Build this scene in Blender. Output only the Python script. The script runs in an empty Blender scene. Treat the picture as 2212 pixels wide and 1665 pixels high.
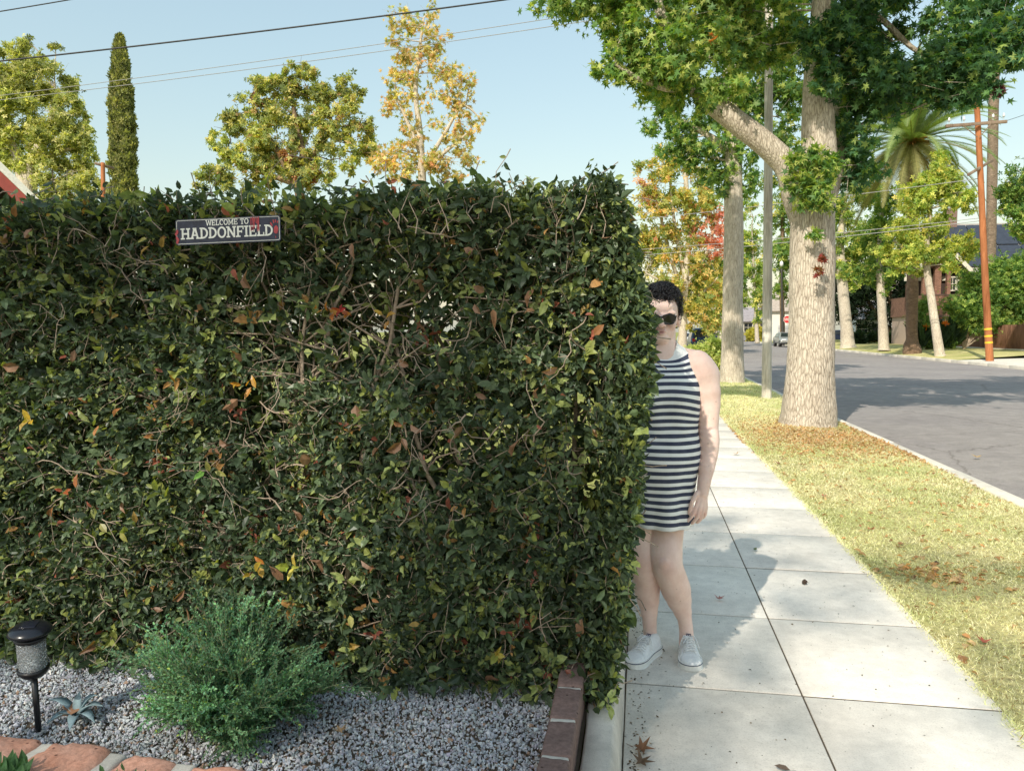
import bpy, bmesh, math, random
import numpy as np
from mathutils import Vector, Matrix, noise as mnoise

random.seed(7)
RNG = np.random.default_rng(11)
sc = bpy.context.scene
COL = sc.collection
R = math.radians

# ------------------------------------------------------------------ camera
F = 1662.0; CX, CY = 1106.0, 832.5
CAM_H = 1.43
YAW = R(9.48); PITCH = R(-4.03)
cam_d = bpy.data.cameras.new('camera'); cam = bpy.data.objects.new('camera', cam_d); COL.objects.link(cam)
cam.location = (0, 0, CAM_H); cam.rotation_euler = (R(90) + PITCH, 0, YAW)
cam_d.sensor_fit = 'HORIZONTAL'; cam_d.angle = 2 * math.atan(1106.0 / F)
cam_d.clip_end = 3000; cam_d.clip_start = 0.02
sc.camera = cam
CAMM = cam.rotation_euler.to_matrix()
CAMP = Vector((0, 0, CAM_H))

def ray(px, py):
    return CAMM @ Vector(((px - CX) / F, -(py - CY) / F, -1.0))
def at(px, py, d):
    return CAMP + ray(px, py) * d
def on_z(px, py, z):
    r = ray(px, py); return CAMP + r * ((z - CAM_H) / r.z)
def on_y(px, py, y):
    r = ray(px, py); return CAMP + r * (y / r.y)
def depth_of(p):
    return (p - CAMP).dot(CAMM @ Vector((0, 0, -1)))

# ------------------------------------------------------------------ helpers
def tag(o, label=None, cat=None, group=None, kind=None):
    if label: o['label'] = label
    if cat: o['category'] = cat
    if group: o['group'] = group
    if kind: o['kind'] = kind
    return o

def empty(name, loc=(0, 0, 0), label=None, cat=None, group=None, rz=0.0):
    o = bpy.data.objects.new(name, None); COL.objects.link(o)
    o.location = loc; o.rotation_euler = (0, 0, rz); o.empty_display_size = 0.2
    return tag(o, label, cat, group)

def link_mesh(name, me, mats, parent=None, local=False):
    """geometry is given in world coordinates; a child of an empty is shifted to it"""
    o = bpy.data.objects.new(name, me); COL.objects.link(o)
    for m in (mats if isinstance(mats, (list, tuple)) else [mats]): me.materials.append(m)
    if parent is not None:
        o.parent = parent
        if not local:
            o.matrix_parent_inverse = world_of(parent).inverted()
    return o

def world_of(o):
    m = Matrix.Translation(o.location) @ o.rotation_euler.to_matrix().to_4x4()
    if o.parent is not None:
        m = world_of(o.parent) @ o.matrix_parent_inverse @ m
    return m

class MB:
    def __init__(s): s.v = []; s.f = []; s.m = []; s.smooth = []
    def add(s, vs, fs, mi=0, sm=False):
        b = len(s.v); s.v += [tuple(x) for x in vs]
        for f in fs:
            s.f.append(tuple(b + i for i in f)); s.m.append(mi); s.smooth.append(sm)
    def box(s, lo, hi, mi=0, M=None):
        x0, y0, z0 = lo; x1, y1, z1 = hi
        vs = [Vector(p) for p in ((x0,y0,z0),(x1,y0,z0),(x1,y1,z0),(x0,y1,z0),(x0,y0,z1),(x1,y0,z1),(x1,y1,z1),(x0,y1,z1))]
        if M is not None: vs = [M @ v for v in vs]
        s.add(vs, [(0,3,2,1),(4,5,6,7),(0,1,5,4),(1,2,6,5),(2,3,7,6),(3,0,4,7)], mi)
    def bbox(s, lo, hi, bev, mi=0, M=None, seg=2):
        bm = bmesh.new(); bmesh.ops.create_cube(bm, size=1)
        lo = Vector(lo); hi = Vector(hi)
        for v in bm.verts:
            v.co = Vector((lo[i] + (v.co[i] + .5) * (hi[i] - lo[i]) for i in range(3)))
        bmesh.ops.bevel(bm, geom=bm.edges[:], offset=bev, segments=seg, profile=.5, affect='EDGES')
        s.frombm(bm, mi, M, True)
    def frombm(s, bm, mi=0, M=None, sm=False):
        bm.verts.index_update()
        vs = [(M @ v.co if M is not None else v.co.copy()) for v in bm.verts]
        s.add(vs, [[v.index for v in f.verts] for f in bm.faces], mi, sm); bm.free()
    def tube(s, pts, rad, n=8, mi=0, cap=True, sm=True, squash=None):
        pts = [Vector(p) for p in pts]; k = len(pts)
        if not hasattr(rad, '__len__'): rad = [rad] * k
        rings = []; up = None
        for i, p in enumerate(pts):
            t = (pts[min(i + 1, k - 1)] - pts[max(i - 1, 0)])
            t = t.normalized() if t.length > 1e-9 else Vector((0, 0, 1))
            if up is None:
                up = Vector((1, 0, 0)) if abs(t.x) < .9 else Vector((0, 1, 0))
            a = (up - t * up.dot(t)).normalized(); b = t.cross(a); up = a
            rr = rad[i]
            rings.append([p + (a * math.cos(2*math.pi*j/n) + b * math.sin(2*math.pi*j/n)) * rr for j in range(n)])
        vs = [v for r_ in rings for v in r_]; fs = []
        for i in range(k - 1):
            for j in range(n):
                fs.append((i*n+j, i*n+(j+1)%n, (i+1)*n+(j+1)%n, (i+1)*n+j))
        if cap:
            fs.append(tuple(range(n - 1, -1, -1))); fs.append(tuple((k-1)*n + j for j in range(n)))
        s.add(vs, fs, mi, sm)
    def lathe(s, prof, n=24, mi=0, M=None, sm=True, close=False):
        vs = []; fs = []; k = len(prof)
        for (r_, z) in prof:
            for j in range(n):
                a = 2*math.pi*j/n; p = Vector((r_*math.cos(a), r_*math.sin(a), z))
                vs.append(M @ p if M is not None else p)
        for i in range(k - 1):
            for j in range(n):
                fs.append((i*n+j, i*n+(j+1)%n, (i+1)*n+(j+1)%n, (i+1)*n+j))
        s.add(vs, fs, mi, sm)
    def build(s, name, mats, parent=None, local=False):
        me = bpy.data.meshes.new(name); me.from_pydata(s.v, [], s.f)
        me.polygons.foreach_set('material_index', s.m)
        me.polygons.foreach_set('use_smooth', s.smooth); me.update()
        return link_mesh(name, me, mats, parent, local)

def np_mesh(name, verts, faces_flat, counts, mats, parent=None, col=None, smooth=False, mat_idx=None):
    me = bpy.data.meshes.new(name)
    nv = len(verts); nl = len(faces_flat); nf = len(counts)
    me.vertices.add(nv); me.vertices.foreach_set('co', np.ascontiguousarray(verts, np.float32).ravel())
    me.loops.add(nl); me.loops.foreach_set('vertex_index', np.ascontiguousarray(faces_flat, np.int32))
    me.polygons.add(nf)
    st = np.zeros(nf, np.int32); st[1:] = np.cumsum(counts)[:-1]
    me.polygons.foreach_set('loop_start', st)
    me.polygons.foreach_set('use_smooth', np.full(nf, smooth))
    if mat_idx is not None: me.polygons.foreach_set('material_index', np.ascontiguousarray(mat_idx, np.int32))
    me.update(calc_edges=True)
    if col is not None:
        a = me.attributes.new('Col', 'FLOAT_COLOR', 'POINT')
        c4 = np.ones((nv, 4), np.float32); c4[:, :3] = col
        a.data.foreach_set('color', c4.ravel())
    return link_mesh(name, me, mats, parent)

def norm(a):
    return a / np.maximum(np.linalg.norm(a, axis=1, keepdims=True), 1e-9)

# leaf templates: x along length, y width, z normal
def T_lance():
    v = np.array([(0,0,0),(.3,-.19,.05),(.3,0,-.02),(.3,.19,.05),(.68,-.165,.03),(.68,0,-.05),(.68,.165,.03),(1,0,-.16)], float)
    f = [(0,1,2),(0,2,3),(1,4,5,2),(2,5,6,3),(4,7,5),(5,7,6)]
    return v, f
def T_star():
    v = [(.38,0,.03)]
    ang = [180, 150, 115, 88, 62, 30, 0, -30, -62, -88, -115, -150]
    rad = [.38, .17, .48, .21, .62, .23, .66, .23, .62, .21, .48, .17]
    for a, r_ in zip(ang, rad):
        v.append((.38 + r_*math.cos(R(a)), r_*math.sin(R(a)), -.18*r_*r_))
    n = len(ang); f = [(0, 1+(i+1) % n, 1+i) for i in range(n)]
    return np.array(v, float), f
def T_diamond():
    v = np.array([(0,0,0),(.5,-.28,.07),(1,0,-.08),(.5,.28,.07)], float)
    return v, [(0,1,2),(0,2,3)]
def T_blob():      # a spray of five leaflets used for far crowns
    vs = []; fs = []
    for k, (a, l, tz) in enumerate(((0,1,.1),(60,.8,-.2),(-60,.8,.25),(130,.7,.1),(-125,.7,-.25))):
        c, s_ = math.cos(R(a)), math.sin(R(a)); b = len(vs)
        for (x, y, z) in ((.05,0,0),(.5*l,-.24*l,.1+tz*.5),(l,0,tz),(.5*l,.24*l,.1+tz*.5)):
            vs.append((x*c - y*s_, x*s_ + y*c, z))
        fs += [(b,b+1,b+2,b+3)]
    return np.array(vs, float), fs

def leaves(name, tmpl, pos, d, nrm, size, col, mat, parent=None, curl=None, wid=None):
    V, Fc = tmpl; N = len(pos)
    d = norm(d); nrm = nrm - d * np.sum(nrm * d, 1, keepdims=True); nrm = norm(nrm)
    w = np.cross(nrm, d)
    k = len(V); s = np.asarray(size).reshape(-1, 1, 1)
    cz = (np.ones(N) if curl is None else curl).reshape(-1, 1, 1)
    wy = (np.ones(N) if wid is None else wid).reshape(-1, 1, 1)
    P = pos[:, None, :] + s * (V[None, :, 0:1] * d[:, None, :] + wy * V[None, :, 1:2] * w[:, None, :] + cz * V[None, :, 2:3] * nrm[:, None, :])
    flat1 = np.concatenate([np.array(f) for f in Fc]); cnt1 = np.array([len(f) for f in Fc])
    flat = (np.arange(N)[:, None] * k + flat1[None, :]).ravel(); cnt = np.tile(cnt1, N)
    c = np.repeat(col, k, axis=0)
    return np_mesh(name, P.reshape(-1, 3), flat, cnt, mat, parent, c)

def rand_unit(n):
    return norm(RNG.normal(size=(n, 3)))

# ------------------------------------------------------------------ materials
def newmat(name):
    m = bpy.data.materials.new(name); m.use_nodes = True
    nt = m.node_tree; b = nt.nodes['Principled BSDF']
    return m, nt, b
def N(nt, t, **kw):
    n = nt.nodes.new(t)
    for k, v in kw.items():
        if hasattr(n, k): setattr(n, k, v)
    return n
def setin(n, **kw):
    for k, v in kw.items():
        n.inputs[k.replace('_', ' ')].default_value = v
def ramp(nt, fac, stops):
    r_ = nt.nodes.new('ShaderNodeValToRGB'); els = r_.color_ramp.elements
    while len(els) > 1: els.remove(els[-1])
    els[0].position = stops[0][0]; els[0].color = (*stops[0][1], 1)
    for p, c in stops[1:]:
        e = els.new(p); e.color = (*c, 1)
    nt.links.new(fac, r_.inputs[0]); return r_.outputs[0]
def tex_noise(nt, scale, detail=4, rough=.6, vec=None, dist=0.0):
    n = nt.nodes.new('ShaderNodeTexNoise'); n.inputs['Scale'].default_value = scale
    n.inputs['Detail'].default_value = detail; n.inputs['Roughness'].default_value = rough; n.inputs['Distortion'].default_value = dist
    if vec is not None: nt.links.new(vec, n.inputs['Vector'])
    return n
def mapping(nt, scale=(1, 1, 1), coord='Object', rot=(0, 0, 0)):
    tc = nt.nodes.new('ShaderNodeTexCoord'); mp = nt.nodes.new('ShaderNodeMapping')
    mp.inputs['Scale'].default_value = scale; mp.inputs['Rotation'].default_value = rot
    nt.links.new(tc.outputs[coord], mp.inputs['Vector']); return mp.outputs[0]
def bump(nt, b, h, strength=.4, dist=.01):
    bp = nt.nodes.new('ShaderNodeBump'); bp.inputs['Strength'].default_value = strength; bp.inputs['Distance'].default_value = dist
    nt.links.new(h, bp.inputs['Height']); nt.links.new(bp.outputs[0], b.inputs['Normal']); return bp
def mixc(nt, a, b_, fac, mode='MIX'):
    m = nt.nodes.new('ShaderNodeMix'); m.data_type = 'RGBA'; m.blend_type = mode
    for s_, i in ((fac, 0), (a, 6), (b_, 7)):
        if isinstance(s_, (int, float)): m.inputs[i].default_value = s_
        elif isinstance(s_, tuple): m.inputs[i].default_value = (*s_, 1)
        else: nt.links.new(s_, m.inputs[i])
    return m.outputs[2]

def plain(name, c, rough=.6, metal=0.0, var=.15, scale=30, bumpk=0.0):
    m, nt, b = newmat(name)
    v = mapping(nt); n = tex_noise(nt, scale, 4, .6, v)
    lo = tuple(x*(1-var) for x in c); hi = tuple(min(1, x*(1+var)) for x in c)
    nt.links.new(ramp(nt, n.outputs[0], [(.3, lo), (.7, hi)]), b.inputs['Base Color'])
    b.inputs['Roughness'].default_value = rough; b.inputs['Metallic'].default_value = metal
    if bumpk: bump(nt, b, n.outputs[0], bumpk, .005)
    return m

def leaf_mat(name, rough=.45, transl=.3, spec=.5, tint=1.0):
    m, nt, b = newmat(name)
    a = nt.nodes.new('ShaderNodeAttribute'); a.attribute_name = 'Col'
    v = mapping(nt); n = tex_noise(nt, 60, 2, .5, v)
    c = mixc(nt, a.outputs['Color'], ramp(nt, n.outputs[0], [(.3, (.75, .75, .75)), (.7, (1.2, 1.2, 1.2))]), 1.0, 'MULTIPLY')
    nt.links.new(c, b.inputs['Base Color']); b.inputs['Roughness'].default_value = rough
    b.inputs['Specular IOR Level'].default_value = spec
    t = nt.nodes.new('ShaderNodeBsdfTranslucent')
    tc = mixc(nt, c, (1.5, 1.6, .5), 1.0, 'MULTIPLY'); nt.links.new(tc, t.inputs['Color'])
    mx = nt.nodes.new('ShaderNodeMixShader'); mx.inputs[0].default_value = transl
    nt.links.new(b.outputs[0], mx.inputs[1]); nt.links.new(t.outputs[0], mx.inputs[2])
    nt.links.new(mx.outputs[0], nt.nodes['Material Output'].inputs['Surface'])
    return m

def bark_mat(name, light, dark, sx=14, sz=3.0, strength=.9, dist=.03, ridge=.5):
    m, nt, b = newmat(name)
    v = mapping(nt, (sx, sx, sz))
    w = tex_noise(nt, .9, 5, .65, v)
    dv = mixc(nt, v, w.outputs['Color'], .9, 'ADD')
    vo = nt.nodes.new('ShaderNodeTexVoronoi'); vo.feature = 'DISTANCE_TO_EDGE'; vo.inputs['Scale'].default_value = 1.0
    nt.links.new(dv, vo.inputs['Vector'])
    fur = tex_noise(nt, 1.5, 7, .75, mapping(nt, (sx*1.3, sx*1.3, sz*.55)), .6)      # long vertical furrows
    h = ramp(nt, vo.outputs['Distance'], [(0, (0, 0, 0)), (.10, (.5, .5, .5)), (.35, (1, 1, 1))])
    hh = mixc(nt, h, fur.outputs['Color'], .6)
    mid = tuple((p*ridge+q*(1-ridge)) for p, q in zip(dark, light))
    c0 = ramp(nt, vo.outputs['Distance'], [(0, mid), (.06, tuple((p+q*2)/3 for p, q in zip(mid, light))), (.22, light)])
    c0 = mixc(nt, c0, ramp(nt, fur.outputs[0], [(.34, tuple(x/y for x, y in zip(dark, light))), (.46, (.8, .77, .74)), (.6, (1.06, 1.06, 1.06))]), 1.0, 'MULTIPLY')
    n3 = tex_noise(nt, .8, 4, .6, mapping(nt, (1, 1, .6)))
    c1 = mixc(nt, c0, ramp(nt, n3.outputs[0], [(.3, (.80, .76, .72)), (.7, (1.06, 1.04, 1.0))]), 1.0, 'MULTIPLY')
    nt.links.new(c1, b.inputs['Base Color']); b.inputs['Roughness'].default_value = .9
    b.inputs['Specular IOR Level'].default_value = .2
    bump(nt, b, hh, strength, dist)
    return m

def concrete_mat(name, c=(.50, .47, .43), stain=.25, scale=1.0, rough=.9, speck=True):
    m, nt, b = newmat(name)
    v = mapping(nt)
    n1 = tex_noise(nt, 1.3*scale, 6, .65, v); n2 = tex_noise(nt, 14*scale, 5, .7, v); n3 = tex_noise(nt, 160*scale, 3, .7, v)
    a = ramp(nt, n1.outputs[0], [(.3, tuple(x*(1-stain) for x in c)), (.7, tuple(x*(1+stain*.4) for x in c))])
    a = mixc(nt, a, ramp(nt, n2.outputs[0], [(.3, (.86, .86, .86)), (.7, (1.08, 1.08, 1.08))]), 1.0, 'MULTIPLY')
    a = mixc(nt, a, ramp(nt, n3.outputs[0], [(.25, (.72, .70, .68)), (.45, (1, 1, 1)), (.8, (1.08, 1.08, 1.08))]), 1.0, 'MULTIPLY')
    if speck:
        vo = nt.nodes.new('ShaderNodeTexVoronoi'); vo.inputs['Scale'].default_value = 22*scale; nt.links.new(v, vo.inputs['Vector'])
        a = mixc(nt, ramp(nt, vo.outputs['Distance'], [(.035, (.25, .23, .2)), (.07, (1, 1, 1))]), a, 1.0, 'MULTIPLY')
    nt.links.new(a, b.inputs['Base Color']); b.inputs['Roughness'].default_value = rough
    b.inputs['Specular IOR Level'].default_value = .25
    hm = mixc(nt, n2.outputs['Color'], n3.outputs['Color'], .6)
    bump(nt, b, hm, .35, .006)
    return m

MAT = {}
MAT['concrete'] = concrete_mat('sidewalk_concrete', (.79, .735, .655), .24)
MAT['wallconc'] = concrete_mat('wall_concrete', (.62, .57, .50), .3, 1.6)
MAT['kerb'] = concrete_mat('kerb_concrete', (.74, .68, .58), .2, 1.0)
MAT['hedge_leaf'] = leaf_mat('hedge_leaf', .40, .3, .42)
MAT['leaf'] = leaf_mat('tree_leaf', .5, .42, .3)
MAT['farleaf'] = leaf_mat('far_leaf', .6, .42, .15)
MAT['needle'] = leaf_mat('shrub_leaf', .55, .3, .3)
MAT['grass'] = leaf_mat('grass_blade', .7, .35, .2)
MAT['bark_main'] = bark_mat('sweetgum_bark', (.70, .64, .55), (.27, .225, .18), 26, 5.5, .9, .025, .7)
MAT['bark_far'] = bark_mat('pale_bark', (.70, .645, .55), (.38, .33, .27), 20, 4.5, .8, .025, .6)
MAT['bark_brown'] = bark_mat('brown_bark', (.30, .22, .15), (.09, .06, .04), 9, 2.0, .8, .03)
MAT['twig'] = plain('twig_bark', (.33, .255, .19), .8, 0, .35, 40, .3)
MAT['navy'] = plain('sign_navy', (.022, .026, .05), .6, 0, .4, 60)
MAT['signwhite'] = plain('sign_white', (.72, .72, .66), .5, 0, .1, 90)
MAT['signred'] = plain('sign_red', (.40, .03, .04), .45, 0, .3, 120)
MAT['blackplastic'] = plain('black_plastic', (.012, .012, .014), .35, 0, .3, 20)
MAT['redstone'] = None

def soil_mat(name, c, s=8):
    return plain(name, c, .95, 0, .4, s, .6)
MAT['soil'] = soil_mat('garden_soil', (.10, .075, .05))

def lawn_mat(name, g=(.34, .35, .12), y=(.70, .60, .31), s=1.2, bias=.5):
    m, nt, b = newmat(name); v = mapping(nt)
    n1 = tex_noise(nt, s, 5, .65, v); n2 = tex_noise(nt, s*25, 5, .75, v)
    a = ramp(nt, n1.outputs[0], [(bias-.18, g), (bias+.15, y)])
    a = mixc(nt, a, ramp(nt, n2.outputs[0], [(.3, (.45, .45, .42)), (.65, (1.2, 1.2, 1.15))]), 1.0, 'MULTIPLY')
    nt.links.new(a, b.inputs['Base Color']); b.inputs['Roughness'].default_value = .95; b.inputs['Specular IOR Level'].default_value = .1
    bump(nt, b, n2.outputs[0], .8, .03); return m
MAT['lawn'] = lawn_mat('lawn_ground')
MAT['yard'] = lawn_mat('yard_lawn', (.22, .26, .06), (.40, .38, .14), .8)

def asphalt_mat():
    m, nt, b = newmat('asphalt'); v = mapping(nt)
    n1 = tex_noise(nt, .35, 5, .6, v); n2 = tex_noise(nt, 120, 3, .8, v); n3 = tex_noise(nt, 5, 5, .7, v)
    a = ramp(nt, n1.outputs[0], [(.3, (.26, .235, .232)), (.7, (.34, .31, .29))])
    a = mixc(nt, a, ramp(nt, n2.outputs[0], [(.3, (.6, .6, .6)), (.7, (1.35, 1.33, 1.3))]), 1.0, 'MULTIPLY')
    a = mixc(nt, a, ramp(nt, n3.outputs[0], [(.35, (.85, .85, .85)), (.65, (1.1, 1.1, 1.1))]), 1.0, 'MULTIPLY')
    # thin cracks
    vo = nt.nodes.new('ShaderNodeTexVoronoi'); vo.feature = 'DISTANCE_TO_EDGE'; vo.inputs['Scale'].default_value = .22
    dv = mixc(nt, v, n3.outputs['Color'], .25, 'ADD'); nt.links.new(dv, vo.inputs['Vector'])
    a = mixc(nt, a, ramp(nt, vo.outputs['Distance'], [(.0015, (.62, .6, .58)), (.004, (1, 1, 1))]), 1.0, 'MULTIPLY')
    nt.links.new(a, b.inputs['Base Color']); b.inputs['Roughness'].default_value = .9; b.inputs['Specular IOR Level'].default_value = .25
    bump(nt, b, n2.outputs[0], .5, .006); return m
MAT['asphalt'] = asphalt_mat()

# ------------------------------------------------------------------ world and sun
SUN_EL = R(40); SX, SY = -.34, -.9404     # horizontal direction towards the sun
w = bpy.data.worlds.new('World'); sc.world = w; w.use_nodes = True
nt = w.node_tree; bg = nt.nodes['Background']
sky = nt.nodes.new('ShaderNodeTexSky'); sky.sky_type = 'NISHITA'; sky.sun_disc = False
sky.sun_elevation = SUN_EL; sky.sun_rotation = math.atan2(SX, SY)
sky.air_density = 1.9; sky.dust_density = 1.4; sky.ozone_density = 2.6; sky.altitude = 100
hz_ = mixc(nt, mixc(nt, sky.outputs[0], (1.46, 1.34, 1.25), 1.0, 'MULTIPLY'), (3.4, 4.75, 5.25), .42); nt.links.new(hz_, bg.inputs[0]); bg.inputs[1].default_value = .15
sd = bpy.data.lights.new('sun', 'SUN'); so = bpy.data.objects.new('sun', sd); COL.objects.link(so)
sd.energy = 5.0; sd.angle = R(.53); sd.color = (1.0, .93, .80)
tosun = Vector((SX*math.cos(SUN_EL), SY*math.cos(SUN_EL), math.sin(SUN_EL)))
so.rotation_euler = tosun.to_track_quat('Z', 'Y').to_euler(); so.location = tosun * 40
sc.view_settings.view_transform = 'Standard'; sc.view_settings.look = 'None'; sc.view_settings.exposure = 0; sc.view_settings.gamma = 1
sc.cycles.use_denoising = True
sc.cycles.max_bounces = 8; sc.cycles.transparent_max_bounces = 8; sc.cycles.sample_clamp_indirect = 8

# ------------------------------------------------------------------ setting
GZ = .20      # garden level behind the retaining wall
KX0, KX1 = 3.10, 3.25          # near kerb
FX0, FX1 = 15.2, 15.36         # far kerb
RZ = -.12

def grid(name, x0, x1, y0, y1, nx, ny, zf, mat, kind='structure'):
    vs = []; fs = []
    for j in range(ny + 1):
        for i in range(nx + 1):
            x = x0 + (x1-x0)*i/nx; y = y0 + (y1-y0)*j/ny; vs.append((x, y, zf(x, y)))
    for j in range(ny):
        for i in range(nx):
            a = j*(nx+1)+i; fs.append((a, a+1, a+nx+2, a+nx+1))
    mb = MB(); mb.add(vs, fs, 0, True); o = mb.build(name, mat)
    return tag(o, kind=kind)

grid('terrain', -700, 700, -300, 1100, 20, 20, lambda x, y: -.16, MAT['yard'])
ROAD_END = 112
grid('road', KX1-.02, FX0+.02, -30, ROAD_END, 24, 60, lambda x, y: RZ + .06*(1-((x-9.2)/6)**2), MAT['asphalt'])
grid('cross_street', -120, 160, ROAD_END, ROAD_END+11, 20, 4, lambda x, y: RZ + .004, MAT['asphalt'])
mb = MB()
for k in range(60):
    y0 = -12 + k*2.05
    if y0 > 108: break
    mb.bbox((KX0, y0, -.3), (KX1, y0+2.044, .0 + .004*math.sin(k*3.1)), .012)
o = mb.build('near_kerb', MAT['kerb']); tag(o, kind='structure')
mb = MB()
for k in range(60):
    y0 = -12 + k*2.05
    if y0 > 108: break
    mb.bbox((FX0, y0, -.3), (FX1, y0+2.044, .02), .012)
o = mb.build('far_kerb', MAT['kerb']); tag(o, kind='structure')

# sidewalk of separate slabs with tooled joints
SWX0, SWX1, SWC = -.045, 1.372, .645
mb = MB(); rs = random.Random(3)
Y0J = on_z(1741, 1502.6, 0).y; 
JS = [Y0J + .835*k for k in range(-6, 120)]
for k in range(len(JS)-1):
    for (a, b_) in ((SWX0, SWC), (SWC, SWX1)):
        g = .0065
        dz = rs.uniform(-.002, .002)
        mb.bbox((a+.0035, JS[k]+g, -.12), (b_-.0035, JS[k+1]-g, dz), .004, seg=2)
o = mb.build('sidewalk', MAT['concrete']); tag(o, kind='structure')
mb = MB(); mb.box((SWX0, JS[0], -.14), (SWX1, JS[-1], -.004)); o = mb.build('sidewalk_bed', MAT['soil']); tag(o, kind='structure')

# parkway lawn between sidewalk and kerb
def lawn_z(x, y):
    t = (x-SWX1)/(KX0-SWX1)
    return -.012 + .035*math.sin(math.pi*min(1, max(0, t))) + .012*mnoise.noise(Vector((x*1.3, y*1.3, 0)))
grid('parkway_lawn', SWX1+.002, KX0-.002, -8, 108, 14, 600, lawn_z, MAT['lawn'])
# ground beyond the hedge and garden bed
grid('yard', -60, -.16, 2.8, 107, 40, 60, lambda x, y: GZ-.01, MAT['yard'])
grid('garden_bed', -12, -.16, -8, 2.8, 40, 20, lambda x, y: GZ-.015, MAT['soil'])
def far_z(x, y):
    t = min(1, max(0, (x-FX1)/3.2)); return .01 + .26*t
grid('far_verge', FX1, 22.6, 41, 108, 16, 60, far_z, lawn_mat('far_lawn', (.38, .39, .13), (.70, .60, .30), .6))
grid('far_pavement', FX1, 22.6, -10, 41, 10, 40, lambda x, y: .01+.12*min(1, max(0, (x-FX1)/3.2)), MAT['kerb'])
grid('far_yard', 22.6, 120, -10, 108, 20, 20, lambda x, y: .27, MAT['yard'])
grid('end_pavement', -120, 160, ROAD_END+11, ROAD_END+14, 20, 2, lambda x, y: .0, MAT['kerb'])
grid('end_yard', -160, 200, ROAD_END+14, ROAD_END+70, 20, 10, lambda x, y: .05+.012*(y-ROAD_END-14), MAT['yard'])

# retaining wall
def arr_wall():
    mb = MB(); n = 90; y0, y1 = -4.0, 14.0; rows = []
    prof = [(-.042, -.1), (-.048, .05), (-.056, .14), (-.066, .185), (-.078, .2), (-.150, .203), (-.158, .195), (-.160, 0)]
    for i in range(n*3+1):
        y = y0 + (y1-y0)*i/(n*3); row = []
        for (x, z) in prof:
            j = mnoise.noise(Vector((y*3, z*6, 1.7)))*.006 + mnoise.noise(Vector((y*14, z*20, 5)))*.003
            row.append((x+j, y, z + (j*.5 if z > .1 else 0)))
        rows.append(row)
    k = len(prof); vs = [p for r_ in rows for p in r_]; fs = []
    for i in range(len(rows)-1):
        for j in range(k-1): fs.append((i*k+j, i*k+j+1, (i+1)*k+j+1, (i+1)*k+j))
    mb.add(vs, fs, 0, True); return mb
o = arr_wall().build('retaining_wall', MAT['wallconc'])
tag(o, 'low weathered concrete retaining wall along the left edge of the sidewalk', 'wall')

# ------------------------------------------------------------------ brick edging beside the wall
def brick_mat(name, a, b_):
    m, nt, bs = newmat(name); v = mapping(nt)
    n1 = tex_noise(nt, 9, 6, .7, v); n2 = tex_noise(nt, 70, 4, .7, v)
    c = ramp(nt, n1.outputs[0], [(.3, a), (.7, b_)])
    c = mixc(nt, c, ramp(nt, n2.outputs[0], [(.3, (.7, .7, .7)), (.6, (1.1, 1.1, 1.1))]), 1.0, 'MULTIPLY')
    vo = nt.nodes.new('ShaderNodeTexVoronoi'); vo.inputs['Scale'].default_value = 26; nt.links.new(v, vo.inputs['Vector'])
    c = mixc(nt, ramp(nt, vo.outputs['Distance'], [(.06, (.3, .26, .25)), (.14, (1, 1, 1))]), c, 1.0, 'MULTIPLY')
    nt.links.new(c, bs.inputs['Base Color']); bs.inputs['Roughness'].default_value = .92; bs.inputs['Specular IOR Level'].default_value = .2
    bump(nt, bs, mixc(nt, n1.outputs['Color'], n2.outputs['Color'], .5), .6, .01); return m
MAT['brick'] = brick_mat('old_brick', (.17, .115, .10), (.27, .175, .15))
MAT['redstone'] = brick_mat('red_stone', (.52, .235, .15), (.68, .385, .285))
MAT['mortar'] = concrete_mat('mortar', (.60, .56, .49), .2, 4)

def rough_block(lo, hi, seed, amp=.006, bev=.01, cuts=6):
    bm = bmesh.new(); bmesh.ops.create_cube(bm, size=1)
    lo = Vector(lo); hi = Vector(hi)
    for v in bm.verts: v.co = Vector((lo[i] + (v.co[i]+.5)*(hi[i]-lo[i]) for i in range(3)))
    bmesh.ops.bevel(bm, geom=bm.edges[:], offset=bev, segments=3, profile=.5, affect='EDGES')
    bmesh.ops.subdivide_edges(bm, edges=[e for e in bm.edges if e.calc_length() > bev*3], cuts=cuts, use_grid_fill=True)
    c = (lo+hi)/2
    for v in bm.verts:
        q = v.co*9 + Vector((seed*7.3, seed*3.1, 0)); q2 = v.co*38 + Vector((seed, 0, 3))
        v.co += (v.co-c).normalized()*(amp*mnoise.noise(q) + amp*.5*mnoise.noise(q2))
    return bm

be = empty('brick_edging', (-.21, 1.5, GZ), 'row of old brown bricks laid end to end beside the retaining wall', 'edging')
mort = MB(); y = -.2
for k in range(14):
    L = .185 + .01*math.sin(k*2.3)
    if y > 2.45: break
    mb = MB(); mb.frombm(rough_block((-.253, y, GZ-.05), (-.170, y+L, .302 + .003*math.sin(k*5)), k, .005, .009), 0, None, True)
    mb.build('brick', MAT['brick'], be)
    mort = MB(); mort.frombm(rough_block((-.249, y+L-.002, GZ-.05), (-.176, y+L+.016, .296), k+40, .004, .004, 3), 0, None, True)
    mort.build('mortar', MAT['mortar'], be)
    y += L+.013

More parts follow.
